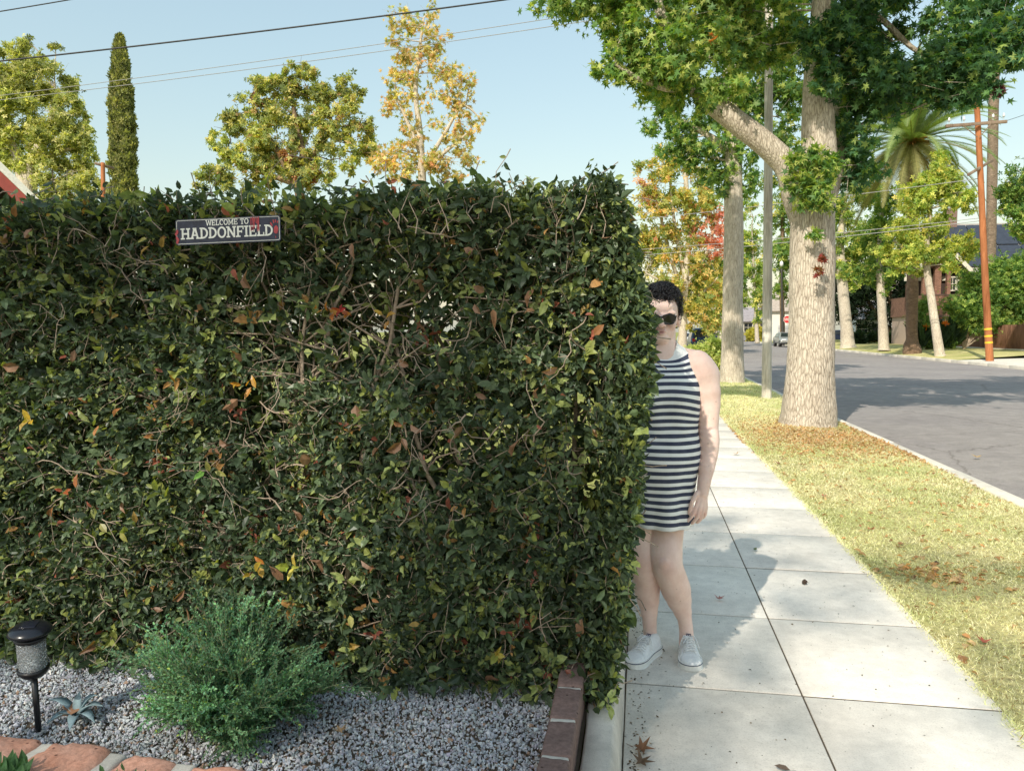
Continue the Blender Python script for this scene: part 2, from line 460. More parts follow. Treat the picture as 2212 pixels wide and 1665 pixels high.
# red stone border at lower left
sb = empty('stone_border', (-1.5, 1.9, GZ), 'curved border of rough red stones with pale mortar at the front of the gravel', 'border')
spans = [(-110, 98, 1578), (112, 244, 1597), (266, 394, 1618), (416, 548, 1645), (566, 700, 1672)]
mort = MB()
for k, (xa, xb, yt) in enumerate(spans):
    zt = .305
    A = on_z(xa, yt + (4 if k else -6), zt); B = on_z(xb, yt + 13, zt)
    d = (B - A); L = d.length; ang = math.atan2(d.y, d.x)
    M = Matrix.Translation((A.x, A.y, 0)) @ Matrix.Rotation(ang, 4, 'Z')
    bm = rough_block((0, -.17, GZ-.06), (L, .0, zt), 10+k, .016, .022, 5)
    mb = MB(); mb.frombm(bm, 0, M, True); mb.build('stone', MAT['redstone'], sb)
    if k < len(spans)-1:
        mb2 = rough_block((L-.015, -.17, GZ-.06), (L+.05, -.008, zt-.012), 30+k, .006, .012, 4)
        mort = MB(); mort.frombm(mb2, 0, M, True); mort.build('mortar', MAT['mortar'], sb)

# ------------------------------------------------------------------ gravel
def gravel():
    x0, x1, y0, y1 = -3.2, -.262, 1.45, 2.75
    n = 74000
    p = np.empty((n, 3)); p[:, 0] = RNG.uniform(x0, x1, n); p[:, 1] = RNG.uniform(y0, y1, n)
    p[:, 2] = GZ - .012 + RNG.uniform(0, .012, n)
    s = RNG.gamma(5, .00066, n) + .0012
    # irregular octahedron-like stones
    base = norm(np.array([(1,0,0),(-1,0,0),(0,1,0),(0,-1,0),(0,0,1),(0,0,-1),(.7,.7,.35),(-.7,-.7,.2)], float))
    base = base[:6]
    tri = [(0,2,4),(2,1,4),(1,3,4),(3,0,4),(2,0,5),(1,2,5),(3,1,5),(0,3,5)]
    u = rand_unit(n); r_ = rand_unit(n); v = norm(np.cross(u, r_)); w_ = np.cross(u, v)
    jit = RNG.uniform(.65, 1.35, (n, 6, 1))
    sx = RNG.uniform(.8, 1.5, (n, 1)); sz = RNG.uniform(.5, .9, (n, 1))
    P = base[None, :, 0:1]*(u*sx)[:, None, :] + base[None, :, 1:2]*v[:, None, :] + base[None, :, 2:3]*(w_*sz)[:, None, :]
    P = p[:, None, :] + P*jit*s[:, None, None]
    flat = (np.arange(n)[:, None]*6 + np.array(tri).ravel()[None, :]).ravel(); cnt = np.full(n*8, 3)
    g = RNG.uniform(.34, .62, (n, 1))
    c = g*np.array([[.97, 1.0, 1.05]]) + RNG.normal(0, .015, (n, 3))
    wm = RNG.random(n) < .035; c[wm] = RNG.uniform(.55, .75, (wm.sum(), 1))*np.array([[1, .96, .9]])
    wm = RNG.random(n) < .05; c[wm] = np.array([.30, .2, .14])
    c = np.repeat(np.clip(c, .03, .9), 6, axis=0)
    m, nt, b = newmat('gravel_stone'); a = nt.nodes.new('ShaderNodeAttribute'); a.attribute_name = 'Col'
    nt.links.new(a.outputs['Color'], b.inputs['Base Color']); b.inputs['Roughness'].default_value = .8
    o = np_mesh('gravel', P.reshape(-1, 3), flat, cnt, m, None, c); tag(o, 'grey crushed gravel mulch in the garden bed', 'gravel', kind='stuff')
gravel()

# ------------------------------------------------------------------ grass blades on the parkway
def grass():
    P = []; 
    n = 300000
    # denser near the camera
    u = RNG.random(n); y = 1.6 + 30*u**2.3; x = RNG.uniform(SWX1-.01, KX0+.01, n); ed = RNG.random(n) < .03; x[ed] = SWX1 - np.abs(RNG.normal(0, .022, ed.sum()))
    z = np.maximum(np.array([lawn_z(max(a, SWX1), b_) for a, b_ in zip(x, y)]) - .004, np.where(x < SWX1, .002, -1))
    pos = np.stack([x, y, z], 1)
    nz = np.array([mnoise.noise(Vector((a*1.1, b_*.9, 4.2))) + .5*mnoise.noise(Vector((a*4, b_*4, 1.2))) for a, b_ in zip(x, y)])
    keep = RNG.random(n) < np.clip(.85 + nz*.7, .25, 1)
    pos = pos[keep]; nz = nz[keep]; m = len(pos)
    d = RNG.normal(0, .75, (m, 3)); d[:, 2] = RNG.uniform(.25, 1.2, m)
    nr = rand_unit(m)
    s = RNG.uniform(.012, .032, m)*(1 + .09*np.clip(pos[:, 1]-4, 0, 20))
    t = np.clip(.42 + nz*.9 + RNG.normal(0, .22, m), 0, 1)[:, None]
    dry = np.array([[.94, .86, .66]]); grn = np.array([[.60, .63, .34]])
    c = dry*(1-t) + grn*t
    br = RNG.random(m) < .05; c[br] = np.array([.30, .17, .08])
    c *= RNG.uniform(.75, 1.15, (m, 1))
    T = (np.array([(0,-.045,0),(0,.045,0),(.55,.04,.06),(.55,-.04,.06),(1,0,-.06)], float), [(0,1,2,3),(3,2,4)])
    o = leaves('grass', T, pos, d, nr, s, c, MAT['grass'], wid=np.full(m, 1.3))
    tag(o, 'patchy yellow green grass on the strip between sidewalk and kerb', 'grass', kind='stuff')
grass()

# ------------------------------------------------------------------ hedge
HX0, HX1 = -3.6, -.045
HY0, HY1 = 2.47, 3.0
HZ1 = 1.915
def hedge_right(z, y=None):      # profile of the hedge end facing the sidewalk
    t = (z-GZ)/(HZ1-GZ)
    pts = [(0, -.085), (.12, -.045), (.3, -.02), (.5, .01), (.68, .032), (.74, .035), (.82, -.012), (.9, -.035), (1.0, -.08)]
    for (a, va), (b_, vb) in zip(pts, pts[1:]):
        if t <= b_: return va + (vb-va)*max(0, (t-a)/(b_-a))
    return pts[-1][1]
def hedge():
    he = empty('hedge', (-1.8, 2.7, GZ), 'tall clipped dark green hedge with glossy leaves standing on the gravel bed', 'hedge')
    rs = random.Random(5)
    sg_a = at(376, 458, 2.66); sg_b = at(610, 534, 2.66)
    P=[];D=[];Nn=[];S=[];C=[];CU=[];W=[]
    tw = MB()
    def topz(x):  return HZ1 + .018*mnoise.noise(Vector((x*2.5, 0, 3))) - .035*max(0, (-x-.3)/2.0)
    def frontoff(x, z):
        return .045*mnoise.noise(Vector((x*2.2, 5, z*2.2))) + .02*mnoise.noise(Vector((x*7, 2, z*7)))
    def green():
        r_ = rs.random()
        if r_ < .55: c = (.062, .094, .052)
        elif r_ < .80: c = (.125, .175, .088)
        elif r_ < .93: c = (.29, .34, .12)
        elif r_ < .984: c = (.30, .33, .09)
        elif r_ < .993: c = (.40, .22, .08)
        else: c = (.38, .12, .08)
        k = rs.uniform(.75, 1.25); return tuple(x*k for x in c)
    def shoot(tip, out, n, size, twig=.4):
        """leafy shoot ending at tip; leaves spread around direction out"""
        out = out.normalized()
        side = out.orthogonal().normalized()
        L = rs.uniform(.05, .12)
        base = tip - out*L + Vector((rs.gauss(0, .02), rs.gauss(0, .015), rs.gauss(0, .02)))
        if rs.random() < twig:
            mid = (tip+base)/2 + Vector((rs.gauss(0, .01), rs.gauss(0, .01), rs.gauss(0, .01)))
            tw.tube([base - out*.05, base, mid, tip], [.0022, .0018, .0014, .0009], 4, 0, False)
        cc = green(); a0 = rs.uniform(0, 6.28)
        for k in range(n):
            t = k/max(1, n-1)
            a = a0 + k*2.4 + rs.gauss(0, .3)
            lat = Matrix.Rotation(a, 3, out) @ side
            up = .25 + .75*t
            d = (out*up + lat*(1.1-.5*t) + Vector((0, 0, -.12))).normalized()
            p = base + (tip-base)*t
            nrm = (out*.9 - lat*.4*t + Vector((rs.gauss(0, .3), rs.gauss(0, .3), rs.gauss(.25, .3))))
            sz = size*rs.uniform(.6, 1.2)*(1.0 if t < .8 else .8)
            P.append(p); D.append(d); Nn.append(nrm); S.append(sz)
            c2 = cc if rs.random() < .7 else green(); k2 = rs.uniform(.8, 1.2)
            C.append(tuple(x*k2 for x in c2)); CU.append(rs.uniform(.4, 2.0)); W.append(rs.uniform(.85, 1.5))
    def blocked(p):
        return False
    sgx0, sgx1 = sg_a.x-.005, sg_b.x+.005; sgz0, sgz1 = sg_b.z-.0, sg_a.z+.0
    def dens(x, z, front=False):
        d = .78 + .85*mnoise.noise(Vector((x*3.4, 1.0, z*3.4))) + .55*mnoise.noise(Vector((x*8, 7.0, z*8)))
        # thin, twiggy hollow in the upper middle of the face
        hx, hz = at(760, 690, 2.7).x, at(760, 690, 2.7).z
        q = ((x-hx)/.42)**2 + ((z-hz)/.20)**2
        d -= (.62 if front else .12)*math.exp(-q)
        return d
    # front face
    n = 0
    while n < 9500:
        x = rs.uniform(HX0, HX1+.1); z = rs.uniform(GZ, HZ1)
        if x > hedge_right(z) or x > HX1 + .12: continue
        if rs.random() > dens(x, z, True): continue
        dep = abs(rs.gauss(0, .055)) ; y = HY0 + frontoff(x, z) + dep
        if sgx0-.02 < x < sgx1+.02 and sgz0+.012 < z < sgz1+.02 and y < HY0+.12: 
            if not (z < sgz0+.03 and rs.random() < .5): y = HY0+.13+dep
        out = Vector((rs.gauss(0, .5), -1, rs.gauss(.25, .55)))
        lower = (z-GZ)/(HZ1-GZ)
        big = rs.choice((.05, .058)) if rs.random() < .22 + .1*lower else rs.choice((.024, .03, .036))
        shoot(Vector((x, y, z)), out, rs.randint(5, 8), big); n += 1
    # deep interior and back face (thin, daylight leaks through)
    n = 0
    while n < 4200:
        x = rs.uniform(HX0, HX1); z = rs.uniform(GZ, HZ1-.04)
        if x > hedge_right(z)-.05 or rs.random() > dens(x, z)*.9+.25: continue
        y = rs.uniform(HY0+.12, HY1-.05)
        shoot(Vector((x, y, z)), Vector((rs.gauss(0, .8), rs.gauss(0, .8), rs.gauss(0, .8))), rs.randint(4, 7), .055); n += 1
    n = 0
    while n < 4000:
        x = rs.uniform(HX0, HX1); z = rs.uniform(GZ, HZ1)
        if x > hedge_right(z) or rs.random() > dens(x, z)+.1: continue
        shoot(Vector((x, HY1 - abs(rs.gauss(0, .06)), z)), Vector((rs.gauss(0, .5), 1, rs.gauss(.2, .5))), rs.randint(5, 7), .055); n += 1
    # sidewalk end
    for k in range(3000):
        z = rs.uniform(GZ+.0, HZ1); y = rs.uniform(HY0-.01, HY1)
        x = hedge_right(z) - abs(rs.gauss(0, .03)) + .02*mnoise.noise(Vector((3, y*6, z*6)))
        shoot(Vector((x, y, z)), Vector((1, rs.gauss(-.15, .5), rs.gauss(.25, .5))), rs.randint(5, 8), .044 if rs.random() < .4 else .028, .0)
    # top
    n = 0
    while n < 2200:
        x = rs.uniform(HX0, HX1-.02); y = rs.uniform(HY0-.01, HY1)
        z = topz(x) - .015 - abs(rs.gauss(0, .03))
        shoot(Vector((x, y, z)), Vector((rs.gauss(0, .45), rs.gauss(-.1, .45), 1)), rs.randint(5, 8), .05 if rs.random() < .5 else .032); n += 1
    # a few coloured shoots picked out in the photograph
    for (px, py, cset) in ((685, 665, ((.45,.12,.03),(.55,.2,.04),(.4,.06,.05))), (735, 672, ((.4,.05,.04),(.5,.12,.05))), (820, 675, ((.55,.33,.06),(.5,.25,.05))),
                           (510, 830, ((.6,.25,.03),(.55,.3,.05))), (60, 910, ((.55,.36,.05),(.5,.4,.08))), (1075, 1415, ((.5,.42,.08),(.3,.32,.07))), (430, 1020, ((.25,.32,.07),)),
                           (1235, 1040, ((.22,.3,.06),)), (620, 1225, ((.45,.40,.06),)), (135, 1060, ((.5,.14,.05),)), (1394, 688, ((.5,.24,.05),(.4,.3,.08))), (1388, 655, ((.6,.32,.05),)), (770, 900, ((.2,.27,.06),)),
                           (540, 1240, ((.5,.27,.04),)), (1080, 850, ((.05,.1,.05),))):
        tip = at(px, py, 2.55 if px < 1350 else 2.66); b0 = len(C)
        shoot(tip, Vector((rs.gauss(0, .3), -1, .3)), rs.randint(4, 6), .042)
        for q in range(b0, len(C)): C[q] = tuple(x*rs.uniform(.7, 1.1) for x in rs.choice(cset))
    for k in range(420):
        x = rs.uniform(HX0, HX1-.05); z = rs.uniform(GZ+.05, HZ1-.02); lx = (x-HX0)/(HX1-HX0)
        if mnoise.noise(Vector((x*1.4, 3, z*1.8))) + .25*(lx < .55) < rs.uniform(-.1, .45): continue  # coloured leaves, weighted left so their warm tone adds to the sunlit patches
        P.append(Vector((x, HY0 + frontoff(x, z) + rs.uniform(-.03, .05), z))); D.append(Vector((rs.gauss(0, 1), -.6, rs.gauss(.2, .8)))); Nn.append(Vector((rs.gauss(0, .5), -1, rs.gauss(.4, .5))))
        S.append(rs.uniform(.026, .05)); cc = rs.choice(((.38,.36,.09),(.30,.34,.09),(.46,.30,.08),(.44,.20,.08),(.36,.12,.08),(.42,.38,.12))); k2 = rs.uniform(.6, 1.1); C.append(tuple(q*k2 for q in cc)); CU.append(rs.uniform(.3, 2.5)); W.append(rs.uniform(.9, 1.5))
    # dry curled leaves caught in the face
    for k in range(85):
        x = rs.uniform(HX0, HX1); z = rs.uniform(GZ+.02, HZ1)
        P.append(Vector((x, HY0 + frontoff(x, z) - .01 + rs.uniform(-.01, .05), z))); D.append(Vector((rs.gauss(0, 1), -.4, rs.gauss(-.3, 1)))); Nn.append(Vector((rs.gauss(0, 1), -1, rs.gauss(0, 1))))
        S.append(rs.uniform(.04, .07)); k2 = rs.uniform(.6, 1.1); C.append((.36*k2, .2*k2, .12*k2)); CU.append(rs.uniform(-4, 5)); W.append(rs.uniform(.8, 1.7))
    # skirt of leaves lying over the gravel
    for k in range(330):
        x = rs.uniform(HX0, HX1-.02); z = GZ + abs(rs.gauss(0, .04)) + .02
        shoot(Vector((x, HY0 - rs.uniform(-.05, .07) + .05*mnoise.noise(Vector((x*3, 0, 0))), z)), Vector((rs.gauss(0, .5), -1, rs.gauss(-.1, .5))), rs.randint(4, 7), .05)
    ok = [i for i, p in enumerate(P) if p.x < hedge_right(min(max(p.z, GZ), HZ1)) + .012]
    P, D, Nn, S, C, CU, W = ([q[i] for i in ok] for q in (P, D, Nn, S, C, CU, W))
    A = lambda q: np.array([tuple(v) for v in q], float)
    leaves('foliage', T_lance(), A(P), A(D), A(Nn), np.array(S), A(C), MAT['hedge_leaf'], he, np.array(CU), np.array(W))
    # visible crooked twigs lacing the face
    for k in range(430):
        x = rs.uniform(HX0, HX1-.16); z = rs.uniform(GZ+.03, HZ1-.02)
        y = HY0 + frontoff(x, z) + rs.uniform(-.005, .09)
        p = Vector((x, y, z)); a = rs.uniform(0, 6.28); pts = [p.copy()]; dirv = Vector((math.cos(a), rs.gauss(0, .25), math.sin(a)))
        ns = rs.randint(4, 9); st = rs.uniform(.015, .04)
        for q in range(ns):
            dirv = (dirv + Vector((rs.gauss(0, .4), rs.gauss(0, .22), rs.gauss(0, .4)))).normalized(); p = p + dirv*st; pts.append(p.copy())
            if rs.random() < .35:
                e = p + (dirv + Vector((rs.gauss(0, .8), rs.gauss(-.2, .4), rs.gauss(0, .8))))*st*1.2; tw.tube([p, (p+e)/2, e], [.0014, .0012, .0008], 4, 0, False)
        r0 = rs.choice([.0011, .0013, .0016, .0022, .003]); tw.tube(pts, [r0*(1-.5*i/len(pts)) for i in range(len(pts))], 5, 0, False)
    # stout stems in the middle of the hedge
    for k in range(34):
        x = HX0 + (HX1-.25-HX0)*k/33 + rs.gauss(0, .02); p = Vector((x, (HY0+HY1)/2 + rs.gauss(0, .08), GZ-.03)); pts = [p.copy()]
        dirv = Vector((rs.gauss(0, .25), rs.gauss(0, .2), 1))
        for q in range(12):
            dirv = (dirv + Vector((rs.gauss(0, .3), rs.gauss(0, .18), .25))).normalized(); p = p + dirv*.14
            if p.z > HZ1-.05: break
            p.y = min(max(p.y, HY0+.1), HY1-.1); p.x = min(p.x, HX1-.18); pts.append(p.copy())
            for h in range(2):
                e = p + Vector((rs.gauss(0, .15), rs.choice((-1, 1))*rs.uniform(.08, .2), rs.uniform(0, .16)))
                e.y = min(max(e.y, HY0+.05), HY1-.04)
                if e.x > hedge_right(e.z)-.02: e.x = hedge_right(e.z)-.06
                tw.tube([p, (p+e)/2 + Vector((rs.gauss(0, .02), 0, rs.gauss(0, .02))), e], [.005, .0038, .002], 5, 0, False)
        if len(pts) > 2: tw.tube(pts, [.012*(1-.6*i/len(pts)) for i in range(len(pts))], 7, 0, False)
    tw.build('branches', MAT['twig'], he)
hedge()

# ------------------------------------------------------------------ sign in the hedge
def sign():
    d = 2.585
    TL, TR, BR, BL = at(380.5, 476, d), at(607, 463.5, d-.02), at(605.5, 521.5, d-.02), at(378.5, 530, d)
    ux = ((TR-TL) + (BR-BL)).normalized(); W_ = ((TR-TL).length + (BR-BL).length)/2
    uy = ((TL-BL) + (TR-BR)); uy = (uy - ux*uy.dot(ux)).normalized(); H_ = ((TL-BL).length + (TR-BR).length)/2
    un = ux.cross(uy); c = (TL+TR+BR+BL)/4
    M = Matrix(((ux.x, uy.x, un.x, c.x), (ux.y, uy.y, un.y, c.y), (ux.z, uy.z, un.z, c.z), (0, 0, 0, 1)))
    se = empty('sign', c, 'small dark metal plate reading WELCOME TO HADDONFIELD, stuck high in the hedge', 'sign')
    def rrect(w_, h_, r_, z):
        pts = []
        for (cx, cy, a0) in ((w_-r_, h_-r_, 0), (-w_+r_, h_-r_, 90), (-w_+r_, -h_+r_, 180), (w_-r_, -h_+r_, 270)):
            for k in range(6):
                a = R(a0 + 90*k/5); pts.append(Vector((cx + r_*math.cos(a), cy + r_*math.sin(a), z)))
        return pts
    hw, hh = W_/2, H_/2
    mb = MB(); a = rrect(hw, hh, .008, 0); b_ = rrect(hw, hh, .008, -.0015); n = len(a)
    mb.add([M @ p for p in a+b_], [tuple(range(n)), tuple(range(2*n-1, n-1, -1))] + [(i, n+i, n+(i+1) % n, (i+1) % n) for i in range(n)])
    mb.build('plate', MAT['navy'], se)
    mb = MB(); o_ = rrect(hw-.0035, hh-.0035, .006, .0006); i_ = rrect(hw-.0052, hh-.0052, .0045, .0006)
    mb.add([M @ p for p in o_+i_], [(k, (k+1) % n, n+(k+1) % n, n+k) for k in range(n)]); mb.build('border_line', MAT['signwhite'], se)
    # slab-serif lettering from strokes, cell width 1, height 1
    t = .2
    def stroke(mbx, x0, y0, x1, y1, wd):
        dx, dy = x1-x0, y1-y0; L = math.hypot(dx, dy); nx, ny = -dy/L*wd/2, dx/L*wd/2
        return [(x0+nx, y0+ny), (x0-nx, y0-ny), (x1-nx, y1-ny), (x1+nx, y1+ny)]
    def vbar(x, y0, y1, wd): return [(x-wd/2, y0), (x+wd/2, y0), (x+wd/2, y1), (x-wd/2, y1)]
    def hbar(x0, x1, y, wd): return [(x0, y-wd/2), (x1, y-wd/2), (x1, y+wd/2), (x0, y+wd/2)]
    sh = .13
    def serif(x, y, hw_=.22): return hbar(x-hw_, x+hw_, y+(sh/2 if y < .5 else -sh/2), sh)
    def arc(cx, cy, rx, ry, a0, a1, wd, nseg=8):
        out = []
        for k in range(nseg):
            q0 = R(a0+(a1-a0)*k/nseg); q1 = R(a0+(a1-a0)*(k+1)/nseg)
            out.append([(cx+(rx)*math.cos(q0), cy+ry*math.sin(q0)), (cx+(rx-wd)*math.cos(q0), cy+(ry-wd*.8)*math.sin(q0)), (cx+(rx-wd)*math.cos(q1), cy+(ry-wd*.8)*math.sin(q1)), (cx+rx*math.cos(q1), cy+ry*math.sin(q1))])
        return out
    G = {
     'H': (1.0, [vbar(.2,0,1,t), vbar(.8,0,1,t), hbar(.2,.8,.5,.15), serif(.2,0), serif(.2,1), serif(.8,0), serif(.8,1)]),
     'A': (1.05, [stroke(0,.2,.05,.5,.98,.2), stroke(0,.85,.05,.55,.98,.2), hbar(.3,.75,.34,.14), serif(.18,0,.22), serif(.87,0,.22), hbar(.3,.7,.93,.14)]),
     'D': (.95, [vbar(.2,0,1,t), serif(.15,0,.15), serif(.15,1,.15)] + arc(.35,.5,.56,.5,-90,90,.2) + [hbar(.2,.4,.07,.14), hbar(.2,.4,.93,.14)]),
     'O': (1.0, arc(.5,.5,.48,.52,0,360,.2,16)),
     'N': (1.05, [vbar(.2,0,1,.17), vbar(.85,0,1,.17), stroke(0,.2,.95,.85,.05,.2), serif(.2,0,.2), serif(.15,1,.18), serif(.85,1,.2)]),
     'F': (.85, [vbar(.2,0,1,t), hbar(.1,.8,.93,.14), hbar(.2,.6,.5,.14), serif(.22,0,.24), vbar(.76,.68,1,.12), vbar(.6,.38,.62,.1)]),
     'I': (.5, [vbar(.25,0,1,t), serif(.25,0,.23), serif(.25,1,.23)]),
     'E': (.88, [vbar(.2,0,1,t), hbar(.05,.82,.93,.14), hbar(.2,.6,.5,.14), hbar(.05,.82,.07,.14), vbar(.77,.7,1,.12), vbar(.77,0,.3,.12), vbar(.6,.38,.62,.1)]),
     'L': (.82, [vbar(.22,0,1,t), serif(.22,1,.22), hbar(.02,.78,.07,.14), vbar(.74,0,.34,.12)]),
     'W': (1.3, [stroke(0,.12,.97,.4,.03,.17), stroke(0,.68,.95,.4,.03,.15), stroke(0,.68,.95,.94,.03,.15), stroke(0,1.2,.97,.94,.03,.17), serif(.14,1,.17), serif(1.18,1,.17)]),
     'C': (.92, arc(.5,.5,.46,.52,50,310,.2,12) + [vbar(.78,.66,.95,.12)]),
     'M': (1.25, [vbar(.22,0,1,.16), vbar(1.03,0,1,.16), stroke(0,.25,.95,.62,.2,.17), stroke(0,1.0,.95,.62,.2,.17), serif(.22,0,.2), serif(1.03,0,.2), serif(.16,1,.16), serif(1.09,1,.16)]),
     'T': (.9, [vbar(.45,0,1,t), hbar(.05,.85,.93,.14), vbar(.11,.68,1,.12), vbar(.79,.68,1,.12), serif(.45,0,.22)]),
     ' ': (.5, []),
    }
    def text(s_, x0, y0, x1, h, name):
        tot = sum(G[ch][0] for ch in s_); kx = (x1-x0)/tot; x = x0; mb = MB(); zz = .0007; cnt = 0
        for ch in s_:
            wch, polys = G[ch]
            for pl in polys:
                if callable(pl): continue
                zz2 = .0007 + .00003*(cnt % 12); cnt += 1
                vs = [M @ Vector((x + px*kx, y0 + py*h, zz2)) for px, py in pl]
                q = [pl[i] for i in range(len(pl))]
                area = sum(q[i][0]*q[(i+1) % len(q)][1] - q[(i+1) % len(q)][0]*q[i][1] for i in range(len(q)))
                mb.add(vs, [tuple(range(len(pl))) if area > 0 else tuple(range(len(pl)-1, -1, -1))])
            x += wch*kx
        mb.build(name, MAT['signwhite'], se)
    G['A'] = (1.05, [stroke(0,.2,.05,.5,.98,.2), stroke(0,.85,.05,.55,.98,.2), hbar(.3,.75,.34,.14), serif(.18,0,.22), serif(.87,0,.22), hbar(.3,.7,.93,.14)])
    text('HADDONFIELD', -hw*.90, -hh*.56, hw*.86, hh*.86, 'lettering')
    text('WELCOME TO', -hw*.42, hh*.42, hw*.40, hh*.44, 'lettering')
    # red hand print, drips and smears
    mb = MB(); zc = .00125; rs = random.Random(4)
    def blob(cx, cy, rx, ry, rot=0, n=10, z=zc):
        vs = []
        for k in range(n):
            a = 2*math.pi*k/n; q = 1 + rs.uniform(-.18, .18); x_, y_ = rx*q*math.cos(a), ry*q*math.sin(a)
            vs.append(M @ Vector((cx + x_*math.cos(rot)-y_*math.sin(rot), cy + x_*math.sin(rot)+y_*math.cos(rot), z)))
        mb.add(vs, [tuple(range(n))])
    px_, py_ = hw*.915, -hh*.08
    blob(px_, py_, .0085, .014); blob(px_-.016, py_+.018, .0026, .008, .5, z=zc+.00003); blob(px_-.008, py_+.026, .0024, .0065, .2, z=zc+.00003)
    blob(px_-.001, py_+.027, .0022, .005, -.05, z=zc+.00003); blob(px_+.006, py_+.024, .002, .005, -.2, z=zc+.00003); blob(px_-.002, py_-.026, .0012, .004, z=zc+.00003)
    mb.build('red_handprint', MAT['signred'], se)
    mb = MB()
    for k in range(26):
        x = hw*(.44 + .16*rs.random()); y1 = hh*(.95 - .1*rs.random()); y0 = y1 - hh*rs.uniform(.2, 1.1)
        wd = rs.uniform(.0006, .0014)
        vs = [M @ Vector(p) for p in ((x-wd, y0, zc+.00002*k), (x+wd, y0, zc+.00002*k), (x+wd*.8, y1, zc+.00002*k), (x-wd*.8, y1, zc+.00002*k))]; mb.add(vs, [(0, 1, 2, 3)])
    mb.build('red_drips', MAT['signred'], se); mb = MB()
    for k in range(7): blob(-hw*.965 + rs.gauss(0, .002), hh*rs.uniform(-.75, .1), .004, .006, z=zc+.0006+.00002*k)
    mb.build('red_smear', MAT['signred'], se)
sign()

# ------------------------------------------------------------------ garden lantern
def lantern():
    base = on_z(84, 1584, GZ-.01); d = depth_of(base)
    top = at(64, 1350, d-.06)
    ax = (top-base).normalized()
    le = empty('garden_lantern', base, 'black solar stake light with a clear glass jar, leaning in the gravel', 'lantern')
    q = Vector((0, 0, 1)).rotation_difference(ax).to_matrix().to_4x4()
    L = (top-base).length; M = Matrix.Translation(base) @ q
    jb = L*.585; jt = L*.875   # jar from..to
    mb = MB(); mb.tube([M @ Vector((0, 0, -.03)), M @ Vector((0, 0, jb-.012))], [.0085, .0095], 12); mb.build('stake', MAT['blackplastic'], le)
    mb = MB(); mb.lathe([(.0, jb-.02), (.012, jb-.02), (.032, jb-.012), (.043, jb+.002), (.044, jb+.012), (.041, jb+.014), (.0, jb+.012)], 32, 0, M); mb.build('base_ring', MAT['blackplastic'], le)
    g, nt, b = newmat('crackle_glass'); b.inputs['Transmission Weight'].default_value = .86; b.inputs['Roughness'].default_value = .08; b.inputs['IOR'].default_value = 1.3
    b.inputs['Base Color'].default_value = (.93, .97, 1, 1)
    vo = nt.nodes.new('ShaderNodeTexVoronoi'); vo.feature = 'DISTANCE_TO_EDGE'; vo.inputs['Scale'].default_value = 130
    nt.links.new(mapping(nt), vo.inputs['Vector']); bump(nt, b, ramp(nt, vo.outputs['Distance'], [(0, (0, 0, 0)), (.2, (1, 1, 1))]), .8, .003)
    mb = MB(); mb.lathe([(.038, jb+.0142), (.0395, jb+.03), (.0392, (jb+jt)/2), (.0395, jt-.002), (.0372, jt-.002), (.0368, (jb+jt)/2), (.0365, jb+.0142), (.038, jb+.0142)], 40, 0, M); mb.build('glass_jar', g, le)
    mb = MB(); mb.lathe([(.0, jb+.018), (.018, jb+.018), (.02, jb+.028), (.008, jb+.034), (0, jb+.036)], 20, 0, M); mb.build('lamp_holder', plain('lamp_white', (.7, .7, .68), .4), le)
    mb = MB(); mb.lathe([(.0, jt-.001), (.042, jt), (.0455, jt+.005), (.045, jt+.010), (.040, jt+.013), (0, jt+.013)], 36, 0, M)
    mb.build('collar', MAT['blackplastic'], le)
    mb = MB(); mb.lathe([(0, jt+.0135), (.032, jt+.0135), (.032, jt+.026), (0, jt+.026)], 30, 0, M); mb.build('neck', plain('neck_grey', (.25, .24, .2), .5), le)
    mb = MB(); mb.lathe([(0, jt+.0265), (.050, jt+.022), (.058, jt+.0225), (.0605, jt+.026), (.056, jt+.034), (.044, jt+.043), (.028, jt+.047), (0, jt+.048)], 44, 0, M)
    cap = mb.build('cap', plain('black_cap', (.012, .013, .018), .22, 0, .2), le)
    mb = MB(); mb.bbox((-.022, -.022, jt+.0465), (.022, .022, jt+.0495), .001, 0, M @ Matrix.Rotation(.4, 4, 'Z')); mb.build('solar_panel', plain('solar', (.015, .017, .028), .12), le)
lantern()

